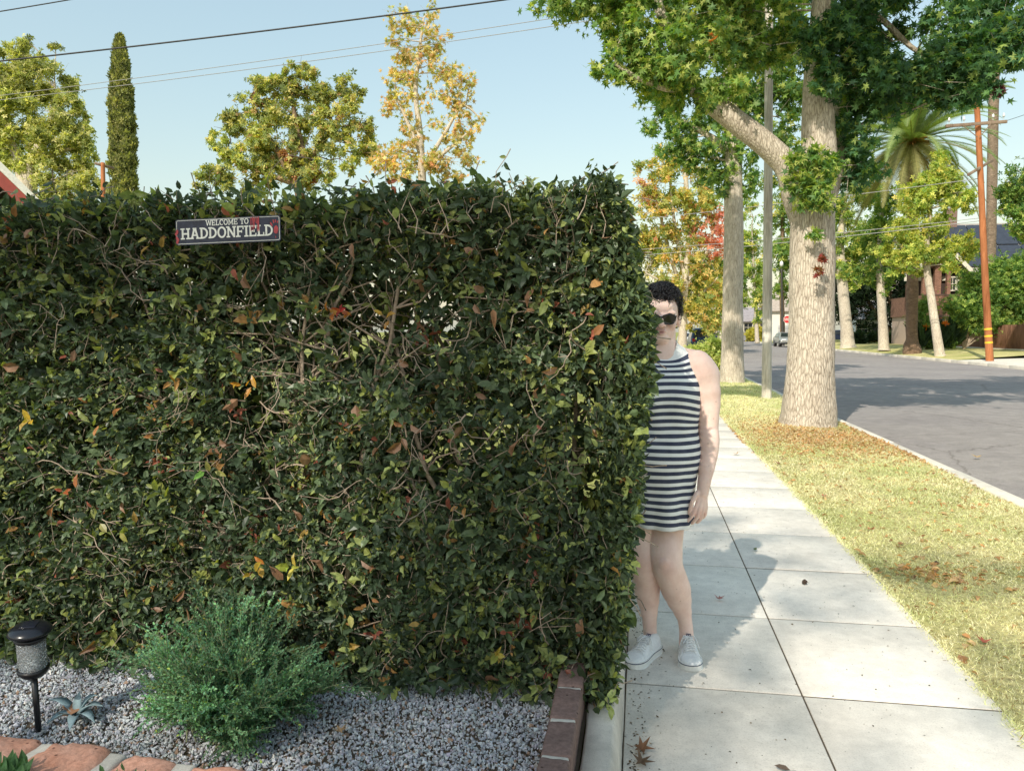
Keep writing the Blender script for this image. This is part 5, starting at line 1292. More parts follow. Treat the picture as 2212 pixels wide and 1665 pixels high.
def craftsman():
    Y = 68.0; g = .27
    L_ = on_y(1984, 600, Y).x; Rr = on_y(2100, 600, Y).x; e = empty('house', ((L_+Rr)/2, Y, g), 'two storey brown shingled house with pale gable boards and solar panels on its roof', 'house')
    zf = lambda py: on_y(2040, py, Y).z
    sh = shingle_mat('brown_shingle', (.25, .125, .085)); st = plain('pink_stucco', (.48, .36, .29), .9); wd = plain('dark_trim', (.10, .06, .045), .8)
    x0, x1 = L_+.35, Rr-.5
    zs = zf(682); zu = zf(637); ze = zf(602)
    mb = MB(); mb.box((x0+.15, Y+.15, g), (x1-.1, Y+8, zs)); mb.build('ground_floor', st, e)
    mb = MB(); mb.box((x0, Y, zs+.002), (x1, Y+8, zu)); mb.build('shingle_band', sh, e)
    mb = MB(); mb.box((x0-.06, Y-.06, zs-.12), (x1+.06, Y-.003, zs+.05)); mb.box((x0-.05, Y-.05, zu-.04), (x1+.05, Y-.003, zu+.06)); mb.build('trim_board', wd, e)
    # open sleeping porch: posts, recess shade painted as a dark sheet, gable
    mb = MB()
    ap = ((L_+Rr)/2-.2, zf(530))
    mb.add([(x0, Y+1.6, zu), (x1, Y+1.6, zu), (x1, Y+1.6, ze+.6), (ap[0], Y+1.6, ap[1]-.5), (x0, Y+1.6, ze+.6)], [(0, 1, 2, 3, 4)]); mb.build('porch_recess', plain('porch_shade', (.05, .032, .026), .9), e)
    for (xx, w_) in ((x0+.15, .3), (x0+(x1-x0)*.36, .5), (x0+(x1-x0)*.62, .28), (x1-.18, .3)):
        mb = MB(); mb.box((xx-w_/2, Y+.02, zu+.06), (xx+w_/2, Y+.4, ze+1.0)); mb.build('porch_post', sh, e)
    mb = MB(); mb.add([(x0, Y+.5, ze+.9), (x1, Y+.5, ze+.9), (ap[0], Y+.5, ap[1]-.25)], [(0, 1, 2)]); mb.build('gable_wall', sh, e)
    window(e, x0+(x1-x0)*.74, (zu+ze)/2+.25, .55, 1.0, Y+.35); window(e, x0+(x1-x0)*.90, (zu+ze)/2+.12, .45, .75, Y+.35)
    zw = (zf(668)+zf(708))/2 - .5; window(e, x0+(x1-x0)*.58, zw-.3, .9, 1.6, Y+.15, plain('red_trim', (.42, .16, .12), .7))
    rm = roof_mat('grey_roof', (.34, .31, .28)); mb = MB()
    eL = (L_-.3, zf(574)); eR = (Rr+.35, zf(604))
    quad(mb, (eL[0], Y-.9, eL[1]), (ap[0], Y-.9, ap[1]), (ap[0], Y+9, ap[1]), (eL[0], Y+9, eL[1]), .12); quad(mb, (ap[0]+.001, Y-.9, ap[1]), (eR[0], Y-.9, eR[1]), (eR[0], Y+9, eR[1]), (ap[0]+.001, Y+9, ap[1]), .12); mb.build('gable_roof', rm, e)
    for a, b_ in ((eL, ap), (ap, eR)):
        mb = MB(); quad(mb, (a[0], Y-.93, a[1]-.42), (b_[0], Y-.93, b_[1]-.42), (b_[0], Y-.93, b_[1]+.03), (a[0], Y-.93, a[1]+.03), .08); mb.build('barge_board', MAT['trim'], e)
    # main body to the right with a broad roof
    bx0, bx1 = Rr-1.5, Rr+13; by0 = Y+2.2
    mb = MB(); mb.box((bx0, by0, g), (bx1, by0+9, zf(596))); mb.build('wall', sh, e)
    z0 = on_y(2200, 598, by0).z; z1 = on_y(2120, 484, by0+5).z
    mb = MB(); quad(mb, (bx0-3.2, by0-.8, z0), (bx1, by0-.8, z0), (bx1, by0+4.6, z1), (bx0-1.0, by0+4.6, z1), .15); rf = mb.build('roof', rm, e)
    mb = MB(); quad(mb, (bx0-3.2, by0-.84, z0-.3), (bx1, by0-.84, z0-.3), (bx1, by0-.84, z0+.05), (bx0-3.2, by0-.84, z0+.05), .06); mb.build('fascia', MAT['trim'], e)
    sp = plain('solar_panel', (.035, .042, .06), .45, 0, .2, 3)
    def rp(u, v): # roof coordinates
        return Vector((bx0 + u, by0-.8 + v*5.4, z0 + v*(z1-z0))) + Vector((0, -.1, .12))
    for i in range(5):
        for j in range(2):
            mb = MB(); u = -.2 + i*1.75; v = .16 + j*.4; quad(mb, rp(u, v), rp(u+1.68, v), rp(u+1.68, v+.38), rp(u, v+.38), .05); mb.build('solar_panel', sp, e)
    mb = MB(); mb.box((bx0+1.6, by0+4.0, z1-.6), (bx0+2.5, by0+4.9, z1+1.3)); mb.build('chimney', MAT['brick'], e)
craftsman()

def simple_house(name, label, px0, px1, pyb, Y, eave_py, ridge_py, wall, roofc, garage=False, deep=8, gable=False):
    a = on_y(px0, pyb, Y); b_ = on_y(px1, pyb, Y); z0 = min(a.z, .6); ze = on_y(px0, eave_py, Y).z; zr = on_y(px0, ridge_py, Y+deep/2).z
    e = empty(name, ((a.x+b_.x)/2, Y, z0), label, 'house'); x0, x1 = a.x, b_.x
    mb = MB(); mb.box((x0, Y, -.1), (x1, Y+deep, ze)); mb.build('wall', wall, e); mb = MB()
    if gable:
        xm = (x0+x1)/2
        mb.add([(x0, Y-.01, ze), (x1, Y-.01, ze), (xm, Y-.01, zr-.1)], [(0, 1, 2)], 0); mb.build('gable_wall', wall, e); mb = MB()
        quad(mb, (x0-.4, Y-.4, ze-.1), (xm, Y-.4, zr), (xm, Y+deep, zr), (x0-.4, Y+deep, ze-.1), .14); quad(mb, (xm+.001, Y-.4, zr), (x1+.4, Y-.4, ze-.1), (x1+.4, Y+deep, ze-.1), (xm+.001, Y+deep, zr), .14)
    else:
        quad(mb, (x0-.4, Y-.5, ze), (x1+.4, Y-.5, ze), (x1+.4, Y+deep/2, zr), (x0-.4, Y+deep/2, zr), .14); quad(mb, (x1+.4, Y+deep+.5, ze), (x0-.4, Y+deep+.5, ze), (x0-.4, Y+deep/2+.002, zr), (x1+.4, Y+deep/2+.002, zr), .14)
    mb.build('roof', roof_mat(name+'_roof', roofc), e)
    w_ = x1-x0
    if garage:
        mb = MB(); xa = x0+w_*.3
        for q in range(4): mb.bbox((xa, Y-.05, z0+.05+q*.56), (xa+w_*.5, Y-.004, z0+.59+q*.56), .015)
        mb.build('garage_door', plain('garage_grey', (.42, .41, .39), .6), e)
    else:
        mb = MB(); mb.box((x0+w_*.45, Y-.05, z0), (x0+w_*.45+1, Y-.004, z0+2.1)); mb.build('door', plain('door_dark', (.08, .07, .07), .5), e)
        for q in (.2, .78): window(e, x0+w_*q, z0+1.5, 1.2, 1.2, Y)
simple_house('house', 'white house with a garage door behind the stop sign', 1664, 1716, 736, 118, 672, 636, plain('white_stucco', (.66, .62, .55), .9), (.42, .35, .29), True)
simple_house('house', 'grey house with a mottled roof far up the street, left of the grey pole', 1604, 1662, 728, 124, 694, 664, plain('grey_stucco', (.20, .20, .21), .9), (.32, .29, .30))
simple_house('house', 'white house front glimpsed between the slim far side trunks', 1850, 1905, 738, 97, 690, 650, plain('white_siding', (.68, .70, .72), .8), (.25, .24, .24))

def left_house():
    d = 11.0; e0 = at(118, 471, d); r0 = ray(118, 471); vd = Vector((r0.x, r0.y, 0)).normalized()
    vd = (Matrix.Rotation(R(7), 3, 'Z') @ vd); ud = Vector((vd.y, -vd.x, 0))            # ud: to the right along the gable
    apz = at(-190, 142, d).z; half = (at(-190, 142, d) - e0).length * .69
    e = empty('house', (e0.x, e0.y, GZ), 'house gable with red barge board and white roof edge at the left edge', 'house'); dp = 8
    Pt = lambda u, v, z: Vector((e0.x, e0.y, 0)) + ud*u + vd*v + Vector((0, 0, z))
    W2 = math.hypot(at(-190, 142, d).x-e0.x, at(-190, 142, d).y-e0.y); ez = e0.z
    wl = plain('tan_stucco', (.46, .40, .30), .95, 0, .12, 20, .3)
    mb = MB(); y = .35; xi = .35
    pr = [(-2*W2+xi, GZ), (-xi, GZ), (-xi, ez-.2), (-W2, apz-.25), (-2*W2+xi, ez-.2)]
    mb.add([Pt(u, y, z) for u, z in pr] + [Pt(u, y+dp, z) for u, z in pr], [(0,1,2,3,4), (9,8,7,6,5), (1,6,7,2), (0,4,9,5), (2,7,8,3), (3,8,9,4)]); mb.build('wall', wl, e)
    red = plain('red_paint', (.36, .075, .06), .5, 0, .12, 8); wh = plain('white_edge', (.78, .76, .70), .6)
    rm = roof_mat('left_roof', (.22, .20, .19))
    for (ua, za, ub, zb) in ((-W2, apz, 0, ez), (-2*W2, ez, -W2, apz)):
        nx, nz = -(zb-za), (ub-ua); L = math.hypot(nx, nz); nx /= L; nz /= L
        q = lambda o, y_: (Pt(ua+nx*o, y_, za+nz*o), Pt(ub+nx*o, y_, zb+nz*o))
        a0, b0 = q(0, .06); a1, b1 = q(0, dp+.6); mb = MB(); quad(mb, a0, b0, b1, a1, .1); mb.build('roof', rm, e)
        lo = q(-.205, 0); hi = q(-.06, 0); mb = MB(); quad(mb, lo[0], lo[1], hi[1], hi[0], .05); mb.build('barge_board', red, e)
        lo = q(-.058, -.03); hi = q(.03, -.03); mb = MB(); quad(mb, lo[0], lo[1], hi[1], hi[0], .088); mb.build('roof_edge', wh, e)
left_house()

# ------------------------------------------------------------------ stop sign, lamp post
def stop_sign():
    d = 80.0; c = at(1701, 690, d); e = empty('stop_sign', (c.x, c.y, 0), 'red octagonal STOP sign far up the street', 'sign'); r_ = .42
    mb = MB(); mb.tube([Vector((c.x, c.y+.05, -.1)), Vector((c.x, c.y+.05, c.z+.3))], [.03, .03], 8); mb.build('post', plain('post_steel', (.3, .3, .3), .5), e)
    def octo(rr, y): return [Vector((c.x + rr*math.cos(R(22.5+45*k)), y, c.z + rr*math.sin(R(22.5+45*k)))) for k in range(8)]
    mb = MB(); a = octo(r_, c.y); b_ = octo(r_, c.y+.01); mb.add(a+b_, [tuple(range(8)), tuple(range(15, 7, -1))] + [(i, i+8, (i+1) % 8+8, (i+1) % 8) for i in range(8)]); mb.build('border', MAT['signwhite'], e)
    mb = MB(); mb.add(octo(r_-.03, c.y-.004), [tuple(range(7, -1, -1))]); mb.build('panel', plain('stop_red', (.55, .02, .025), .4), e)
    mb = MB(); x = -.30; h = .25; t = .045
    def b2(x0, z0, x1, z1): mb.box((c.x+x0, c.y-.012-b2.k*.0004, c.z+z0), (c.x+x1, c.y-.0045, c.z+z1)); b2.k += 1
    b2.k = 0
    z0, z1 = -h/2, h/2
    for q in (z0, -t/2, z1-t): b2(x, q, x+.12, q+t)
    b2(x, -t/2+t, x+t, z1-t); b2(x+.12-t, z0+t, x+.12, -t/2)
    x = -.15; b2(x, z1-t, x+.13, z1); b2(x+.0425, z0, x+.0875, z1-t)
    x = 0.01; b2(x, z0, x+t, z1); b2(x+.09, z0, x+.09+t, z1); b2(x+t, z1-t, x+.09, z1); b2(x+t, z0, x+.09, z0+t)
    x = .18; b2(x, z0, x+t, z1); b2(x+t, z1-t, x+.12, z1); b2(x+t, -.02, x+.12, -.02+t); b2(x+.12-t, .025, x+.12, z1-t)
    mb.build('lettering', MAT['signwhite'], e)
stop_sign()
def dark_post():
    d = 82.0; b = at(1690, 742, d); e = empty('lamp_post', (b.x, b.y, 0), 'dark slender post standing behind the stop sign', 'post')
    mb = MB(); limb_mesh(mb, [(1691,748,4),(1691,735,3.2),(1690,690,2.6),(1689,640,2.3),(1688,580,2)], d, 10, 0, 1, 0); mb.build('shaft', plain('dark_post', (.04, .035, .03), .6), e)
    c = at(1688, 576, d); mb = MB(); mb.lathe([(0, 0), (.12, .02), (.2, .25), (.16, .5), (.05, .6), (0, .62)], 12, 0, Matrix.Translation(c)); mb.build('lamp', MAT['ceramic'], e)
dark_post()

# ------------------------------------------------------------------ cars
def car(label, loc, rz, paint, suv=False):
    e = empty('parked_car', loc, label, 'car', None, rz); H = 1.78 if suv else 1.46; L = 4.6; W = 1.85
    if suv: prof = [(-2.3,.42),(-2.32,.85),(-2.22,1.08),(-2.05,1.62),(-1.9,1.75),(.3,1.78),(.75,1.7),(1.3,1.15),(2.15,1.02),(2.3,.8),(2.3,.42)]
    else: prof = [(-2.25,.40),(-2.28,.75),(-2.15,.98),(-1.7,1.02),(-1.05,1.40),(-.3,1.46),(.35,1.42),(1.15,1.0),(2.05,.86),(2.27,.68),(2.27,.40)]
    n = len(prof); vs = []; 
    def wy(z): return W/2*(1 - .22*max(0, (z-.95)/(H-.95)))
    for s in (-1, 1):
        for (x, z) in prof: vs.append((x, s*(wy(z)-.10), z))
    for s in (-1, 1):
        for (x, z) in prof: vs.append((x*.985, s*wy(z), .45+(z-.45)*.965))
    fs = [(i, i+1, n+i+1, n+i) for i in range(n-1)] + [(0, n, 2*n-1, n-1)]
    fs = [tuple(reversed(f)) for f in fs]
    for k, s in ((0, -1), (1, 1)):
        a = k*n; b = 2*n+k*n
        for i in range(n): f = (a+i, a+(i+1) % n, b+(i+1) % n, b+i); fs.append(f if s < 0 else tuple(reversed(f)))
        f = tuple(b+i for i in range(n)); fs.append(f if s < 0 else tuple(reversed(f)))
    mb = MB(); mb.add(vs, fs); me = bpy.data.meshes.new('body'); bm = bmesh.new()
    for v in vs: bm.verts.new(v)
    bm.verts.ensure_lookup_table()
    for f in fs:
        try: bm.faces.new([bm.verts[i] for i in f])
        except ValueError: pass
    bmesh.ops.recalc_face_normals(bm, faces=bm.faces[:]); bmesh.ops.bevel(bm, geom=bm.edges[:], offset=.035, segments=2, profile=.5, affect='EDGES')
    mb = MB(); mb.frombm(bm, 0, None, True); mb.build('body', paint, e, True)
    zt = H-.09; zb = 1.0 if not suv else 1.12
    if suv: sides = [(-1.95, zb), (1.2, zb), (.62, zt-.03), (-1.8, zt)]; fr = ((1.30, zb+.02), (.78, zt-.02)); rr = ((-2.2, zb), (-2.07, zt-.06))
    else: sides = [(-1.5, zb), (.95, zb), (.25, zt), (-.95, zt-.03)]; fr = ((1.13, zb+.02), (.42, zt-.01)); rr = ((-1.66, zb+.03), (-1.1, zt-.04))
    for s in (-1, 1):
        mb = MB(); pts = [(x, s*(wy(z)+.012), z) for x, z in sides]; mb.add(pts, [(0, 1, 2, 3) if s < 0 else (3, 2, 1, 0)]); mb.build('side_window', MAT['glass'], e, True)
    for (a, b), nm in ((fr, 'windscreen'), (rr, 'rear_window')):
        mb = MB(); o_ = .03 if a[0] > 0 else -.03
        pts = [(a[0]+o_, -wy(a[1])+.16, a[1]+.02), (a[0]+o_, wy(a[1])-.16, a[1]+.02), (b[0]+o_, wy(b[1])-.18, b[1]+.03), (b[0]+o_, -wy(b[1])+.18, b[1]+.03)]
        mb.add(pts, [(0, 1, 2, 3) if o_ > 0 else (3, 2, 1, 0)]); mb.build(nm, MAT['glass'], e, True)
    for x in (-1.4, 1.4):
        for s in (-1, 1):
            M = Matrix.Translation((x, s*(W/2-.1), .33)) @ Matrix.Rotation(R(90), 4, 'X')
            mb = MB(); mb.lathe([(.2, -.12), (.31, -.12), (.335, -.08), (.335, .08), (.31, .12), (.2, .12)], 22, 0, M); wl = mb.build('wheel', MAT['blackplastic'], e, True)
            mb = MB(); mb.lathe([(0, -.125), (.06, -.125), (.19, -.10), (.2, 0), (.19, .10), (.06, .125), (0, .125)], 16, 0, M); rm = mb.build('rim', plain('rim', (.4, .4, .42), .3, .8), None, True); rm.parent = wl
    for s in (-1, 1):
        mb = MB(); mb.bbox((2.2, s*.62-.2, .66), (2.32, s*.62+.2, .80), .03); mb.build('headlight', plain('lamp_clear', (.7, .7, .72), .2), e, True)
        mb = MB(); z = .95 if suv else .80; mb.bbox((-2.34, s*.72-.1, z-.12), (-2.2, s*.72+.1, z+.1), .02); mb.build('tail_light', plain('lamp_red', (.4, .02, .02), .3), e, True)
    mb = MB(); mb.bbox((-2.36, -.26, .52), (-2.31, .26, .66), .01); mb.build('number_plate', MAT['ceramic'], e, True)
    for s, nm in ((-1, 'rear_bumper'), (1, 'front_bumper')):
        mb = MB(); x = s*2.3; mb.bbox((x-.09, -.88, .34), (x+.09, .88, .5), .04); mb.build(nm, MAT['blackplastic'], e, True)
    return e
c = at(1500, 740, 58.0); car('dark blue parked car at the near kerb behind the rounded bush', (4.35, 57.0, RZ), R(90), plain('blue_paint', (.035, .075, .16), .2, .3, .1), True)
car('whitish car parked farther up, just left of the second sweetgum', (4.35, 74.0, RZ), R(90), plain('pale_paint', (.6, .6, .6), .25, .2, .05))
c = at(1692, 735, 78.0); car('silver grey car by the far kerb below the stop sign', (14.1, 79.0, RZ), R(-90), plain('silver_paint', (.40, .41, .40), .3, .5, .05))
c = at(1815, 736, 82.0); car('dark car half hidden between the big sweetgum and a far trunk', (c.x, c.y, .1), R(0), plain('navy_paint', (.02, .03, .06), .25, .3, .1))

# ------------------------------------------------------------------ fallen leaves and seed ball
def fallen(label, px, py, size, col, seed, star=False, z=.004):
    rs = random.Random(seed); c = on_z(px, py, z); T = T_star() if star else T_lance(); V, Fc = T
    a = rs.uniform(0, 6.28); n = 1
    M = Matrix.Translation((c.x, c.y, z+.006)) @ Matrix.Rotation(a, 4, 'Z') @ Matrix.Rotation(rs.uniform(-.3, .3), 4, 'X')
    vs = []
    for v in V:
        p = Vector(v)*size; p.x -= size*.4; p.y *= 1.15 if not star else 1; p.z = (abs(p.y)*.5 + .25*abs(p.x) + rs.uniform(0, .12)*size); vs.append(M @ p)
    mb = MB(); mb.add(vs, Fc, 0, False); mb.tube([M @ Vector((-size*.4, 0, .002)), M @ Vector((-size*.75, .03*size, .008))], [.0012, .001], 4)
    o = mb.build('fallen_leaf', plain('dry_leaf', col, .8, 0, .3, 60)); tag(o, label, 'leaf', 'fallen leaves')
BR = (.22, .12, .06); RD = (.42, .12, .07); TN = (.40, .26, .14)
fallen('curled brown leaf on the sidewalk at the foot of the retaining wall, nearest the camera', 1385, 1652, .075, (.13, .075, .04), 1, True)
fallen('brown leaf with a long stalk on the sidewalk beside the retaining wall', 1387, 1622, .075, (.20, .10, .05), 2, True)
fallen('small reddish leaf on the sidewalk right of the person knees', 1554, 1297, .055, (.45, .2, .17), 3, True)
fallen('small greenish sprig lying on the sidewalk right of the dress', 1632, 1190, .05, (.12, .15, .07), 4)
fallen('red brown star leaf on the sunny grass right of the sidewalk', 1881, 1147, .075, RD, 5, True)
fallen('tan leaf pair on the far sidewalk slabs beside the lawn', 1590, 880+103, .10, TN, 6, True)
fallen('tan leaf at the worn brown patch in the grass', 2070, 1262, .08, TN, 7, True)
fallen('reddish leaf low on the right edge of the lawn', 2122, 1390, .07, RD, 8, True)
fallen('dark twig like leaf on the lowest sidewalk slab', 1693, 1667, .05, (.1, .07, .05), 9)
fallen('brown leaf on the lawn just right of the sidewalk edge', 1683, 1005, .09, BR, 10, True)
fallen('rust coloured leaf in the middle of the lawn strip', 1780, 1075, .07, RD, 11, True)
fallen('yellow tan leaf lying on the road next to the kerb', 1945, 975, .12, (.5, .33, .12), 12, True, RZ+.03)
fallen('second yellow tan leaf lying on the road, farther from the kerb', 2110, 990, .11, (.5, .33, .12), 13, True, RZ+.03)
def at_gravel(label, px, py, size, col, seed): fallen(label, px, py, size, col, seed, True, GZ+.012)
at_gravel('large brown dry leaf draped over the agave base', 150, 1549, .085, (.27, .14, .075), 14)
at_gravel('curled brown leaf on the gravel in front of the shrub', 538, 1590, .05, (.22, .15, .09), 15)
at_gravel('tan dry leaf on the gravel under the right side of the shrub', 735, 1585, .05, TN, 16)
def seedball(label, px, py, r_, seed):
    c = on_z(px, py, 0); mb = MB(); bm = bmesh.new(); bmesh.ops.create_icosphere(bm, subdivisions=3, radius=r_)
    for i, v in enumerate(bm.verts): v.co *= 1 + (.28 if i % 3 == 0 else -.05)
    mb.frombm(bm, 0, Matrix.Translation((c.x, c.y, r_+.002)), False); mb.tube([Vector((c.x, c.y, r_*1.5)), Vector((c.x+r_*2.2, c.y+.01, r_*.6))], [.0015, .0012], 4)
    o = mb.build('seed_ball', plain('seed_brown', (.055, .035, .025), .9)); tag(o, label, 'seed pod')
seedball('round dark spiky seed ball on the sidewalk slab right of the person', 1738, 1262, .0125, 1)
seedball('dark seed ball on the lawn above the worn patch', 2022, 1222, .013, 2)

def litter():
    n = 9000; c = at(1760, 945, 11.2)
    x = np.clip(c.x + RNG.normal(-.05, .62, n), SWX1-.04, KX0); y = c.y - .2 + RNG.normal(-.7, .95, n)
    k = RNG.random(n) < .14; x[k] = RNG.uniform(SWX1, KX0, k.sum()); y[k] = RNG.uniform(2.2, 14, k.sum())
    k2 = RNG.random(n) < .016; p2 = on_z(2030, 1245, 0); x[k2] = p2.x + RNG.normal(0, .14, k2.sum()); y[k2] = p2.y + RNG.normal(0, .12, k2.sum())
    z = np.array([lawn_z(a, b) for a, b in zip(x, y)]) + .012
    P = np.stack([x, y, z], 1); D = RNG.normal(0, 1, (n, 3))*[1, 1, .25]; Nn = RNG.normal(0, .4, (n, 3)) + [0, 0, 1]
    C = palette(n, [(.50, .31, .16), (.62, .43, .24), (.34, .19, .10), (.58, .30, .14)], [4, 4, 1.5, 2])
    o = leaves('leaf_litter', T_lance(), P, D, Nn, RNG.uniform(.02, .055, n), C, MAT['grass'], None, RNG.uniform(.5, 3, n), RNG.uniform(.7, 2, n)); tag(o, 'brown dry leaf litter scattered over the grass round the big sweetgum', 'leaf litter', kind='stuff')
    # crumbs and bits on the slabs
    n = 900; x = np.concatenate([RNG.uniform(SWX0, SWX1, 500), SWX0 + .02 + abs(RNG.normal(0, .05, 400))]); y = np.concatenate([RNG.uniform(1.5, 9, 500), RNG.uniform(1.4, 5, 400)])
    P = np.stack([x, y, np.full(n, .004)], 1); D = RNG.normal(0, 1, (n, 3))*[1, 1, .05]; Nn = RNG.normal(0, .2, (n, 3)) + [0, 0, 1]
    C = palette(n, [(.10, .07, .05), (.2, .13, .08), (.06, .05, .04)], [3, 2, 2])
    o = leaves('debris', T_diamond(), P, D, Nn, RNG.uniform(.004, .016, n), C, MAT['grass']); tag(o, 'dark plant crumbs and twigs strewn on the sidewalk slabs', 'debris', kind='stuff')
litter()

# ------------------------------------------------------------------ person
def person():
    base = on_z(1450, 1440, 0); e = empty('person', (base.x, base.y, 0), 'person in a striped sleeveless dress, sunglasses and white sneakers, half hidden behind the hedge', 'person')
    D = 3.40
    def P(px, py, d=D): return at(px, py, d)
    def m(rpx, d=D): return rpx/F*d
    body = MB()
    def capsule(pts, n=30):
        """pts: (px, py, r_px, depth) -> rounded tapered tube"""
        ps = [P(a, b_, d) for a, b_, r_, d in pts]; rr = [m(r_, d) for a, b_, r_, d in pts]
        v0 = (ps[0]-ps[1]).normalized(); v1 = (ps[-1]-ps[-2]).normalized()
        pp = []; qq = []
        for a in (0, 25, 50, 70): pp.append(ps[0] + v0*rr[0]*math.cos(R(a))); qq.append(max(.001, rr[0]*math.sin(R(a))))
        k = len(ps)
        for i in range(k-1):
            p0, p1, p2, p3 = ps[max(0, i-1)], ps[i], ps[i+1], ps[min(k-1, i+2)]
            for q in range(4):
                t = q/4; t2, t3 = t*t, t*t*t
                pp.append(.5*((2*p1)+(p2-p0)*t+(2*p0-5*p1+4*p2-p3)*t2+(3*p1-p0-3*p2+p3)*t3)); s_ = t2*(3-2*t); qq.append(rr[i]*(1-s_)+rr[i+1]*s_)
        pp.append(ps[-1]); qq.append(rr[-1])
        for a in (70, 50, 25, 0): pp.append(ps[-1] + v1*rr[-1]*math.cos(R(a))); qq.append(max(.001, rr[-1]*math.sin(R(a))))
        body.tube(pp, qq, n)
    def ell(c, r_, rot=None, n=20):
        bm = bmesh.new(); bmesh.ops.create_uvsphere(bm, u_segments=n, v_segments=n*2//3, radius=1)
        M = Matrix.Translation(c) @ (rot.to_4x4() if rot is not None else Matrix.Identity(4)) @ Matrix.Diagonal((*r_, 1)); body.frombm(bm, 0, M, True)
    # legs (the left one is in front in the picture's right)
    capsule([(1448,1010,42,3.45),(1443,1090,41,3.44),(1437,1150,39,3.41),(1438,1190,36,3.37),(1442,1222,33,3.35),(1450,1245,32.5,3.37),(1460,1272,32,3.41),(1467,1295,27,3.43),(1474,1318,20,3.44),(1479,1338,15.5,3.44),(1482,1358,15,3.44),(1484,1392,17,3.43)])
    capsule([(1402,1010,42,3.46),(1394,1090,41,3.46),(1387,1155,39,3.44),(1388,1190,35,3.42),(1390,1216,32,3.41),(1394,1242,30,3.44),(1397,1270,28.5,3.47),(1400,1295,24.5,3.48),(1402,1318,19,3.48),(1403,1340,15.5,3.48),(1404,1360,14.5,3.48),(1407,1396,17,3.47)])
    ell(P(1437,1218,3.305), (.030,.022,.036)); ell(P(1384,1214,3.375), (.028,.022,.034))       # kneecaps
    # pelvis, torso
    ell(P(1426,1000,3.44), (.130,.105,.125)); ell(P(1425,950,3.43), (.130,.105,.12)); ell(P(1425,900,3.43), (.125,.10,.13)); ell(P(1426,840,3.43), (.125,.095,.11))
    ell(P(1427,800,3.43), (.145,.085,.07)); ell(P(1495,786,3.42), (.062,.058,.055)); ell(P(1360,786,3.46), (.062,.058,.055))
    capsule([(1428,800,44,3.43),(1428,772,36,3.43),(1428,745,31,3.43),(1428,715,31,3.45)])
    capsule([(1428,776,26,3.44),(1470,774,24,3.44),(1500,782,26,3.44)]); capsule([(1428,776,26,3.44),(1386,774,24,3.45),(1356,782,26,3.46)])
    # arms
    capsule([(1503,792,37,3.42),(1518,812,37,3.41),(1527,840,28.5,3.40),(1531,870,25,3.40),(1530,900,23,3.40),(1530,926,21.5,3.40),(1532,950,21.8,3.38),(1531,975,20.5,3.37),(1527,1005,18,3.35),(1522,1035,14.6,3.33),(1519,1056,13.4,3.32)])
    capsule([(1352,792,37,3.46),(1336,812,37,3.47),(1330,840,28.5,3.48),(1328,880,25,3.50),(1328,926,22,3.51),(1330,960,21,3.50),(1334,1005,17.5,3.48),(1338,1050,13.5,3.45)])
    # left hand, back of the hand towards the viewer
    capsule([(1519,1054,12.6,3.32),(1518,1066,12.5,3.318)]); capsule([(1515,1066,6.5,3.315),(1504,1095,5.0,3.302)],14); capsule([(1518,1066,6.8,3.314),(1511,1099,5.2,3.300)],14); capsule([(1520,1066,6.6,3.318),(1518,1101,5.0,3.304)],14); capsule([(1522,1066,6.2,3.322),(1525,1097,4.6,3.314)],14)
    ell(P(1515, 1084, 3.312), (.020, .013, .030))
    for ch in ([(1503,1096,4.7,3.300),(1497,1110,4.3,3.296),(1491,1119,3.9,3.304),(1486,1125,3.4,3.314)], [(1510.5,1100,4.8,3.298),(1506,1116,4.4,3.296),(1500,1125,4.0,3.306),(1495,1130,3.5,3.318)],
               [(1518,1102,4.6,3.303),(1515,1117,4.2,3.304),(1510,1125,3.8,3.316),(1505,1128,3.3,3.330)], [(1525,1098,4.2,3.313),(1524,1109,3.8,3.316),(1521,1116,3.4,3.326),(1517,1119,3.0,3.338)],
               [(1508,1064,6.4,3.312),(1499,1076,5.2,3.303),(1493.5,1089,4.5,3.297),(1490,1102,4.0,3.300),(1489,1109,3.4,3.306)]): capsule(ch, 12)
    # right hand, resting by the thigh behind the hedge
    capsule([(1338,1048,12.6,3.45),(1340,1070,13.5,3.44),(1342,1092,13,3.43)])
    for k, (dx, L) in enumerate(((-9, 28), (-3, 33), (3, 31), (9, 25))): capsule([(1341+dx,1094,5.4,3.43),(1343+dx,1094+L*.55,4.8,3.425),(1347+dx,1094+L,4,3.435)], 12)
    capsule([(1350,1066,7,3.43),(1358,1080,5.5,3.42),(1360,1096,4.2,3.42)], 12)
    # head
    hc = P(1428, 672, 3.46)
    ell(hc, (.077, .096, .098)); ell(P(1428, 690, 3.425), (.071, .078, .085)); ell(P(1428, 715, 3.41), (.060, .064, .056)); ell(P(1428, 731, 3.372), (.036, .034, .026)); ell(P(1428, 722, 3.40), (.052, .05, .034))
    for s in (-1, 1):
        ell(P(1428+s*20, 703, 3.372), (.026, .024, .024)); ell(P(1428+s*38.5, 692, 3.46), (.011, .021, .032), Matrix.Rotation(s*-.25, 3, 'Z')); ell(P(1428+s*18, 676, 3.365), (.030, .016, .013))
    ell(P(1428, 664, 3.375), (.056, .03, .036))
    capsule([(1428,684,5.2,3.345),(1428,694,6.2,3.325),(1428,701,7.6,3.318)], 12)
    for s in (-1, 1): ell(P(1428+s*6.5, 703, 3.334), (.0105, .012, .008))
    ell(P(1428, 714.5, 3.342), (.021, .012, .0048)); ell(P(1428, 720.5, 3.343), (.018, .012, .006)); ell(P(1428, 717, 3.352), (.026, .016, .012))
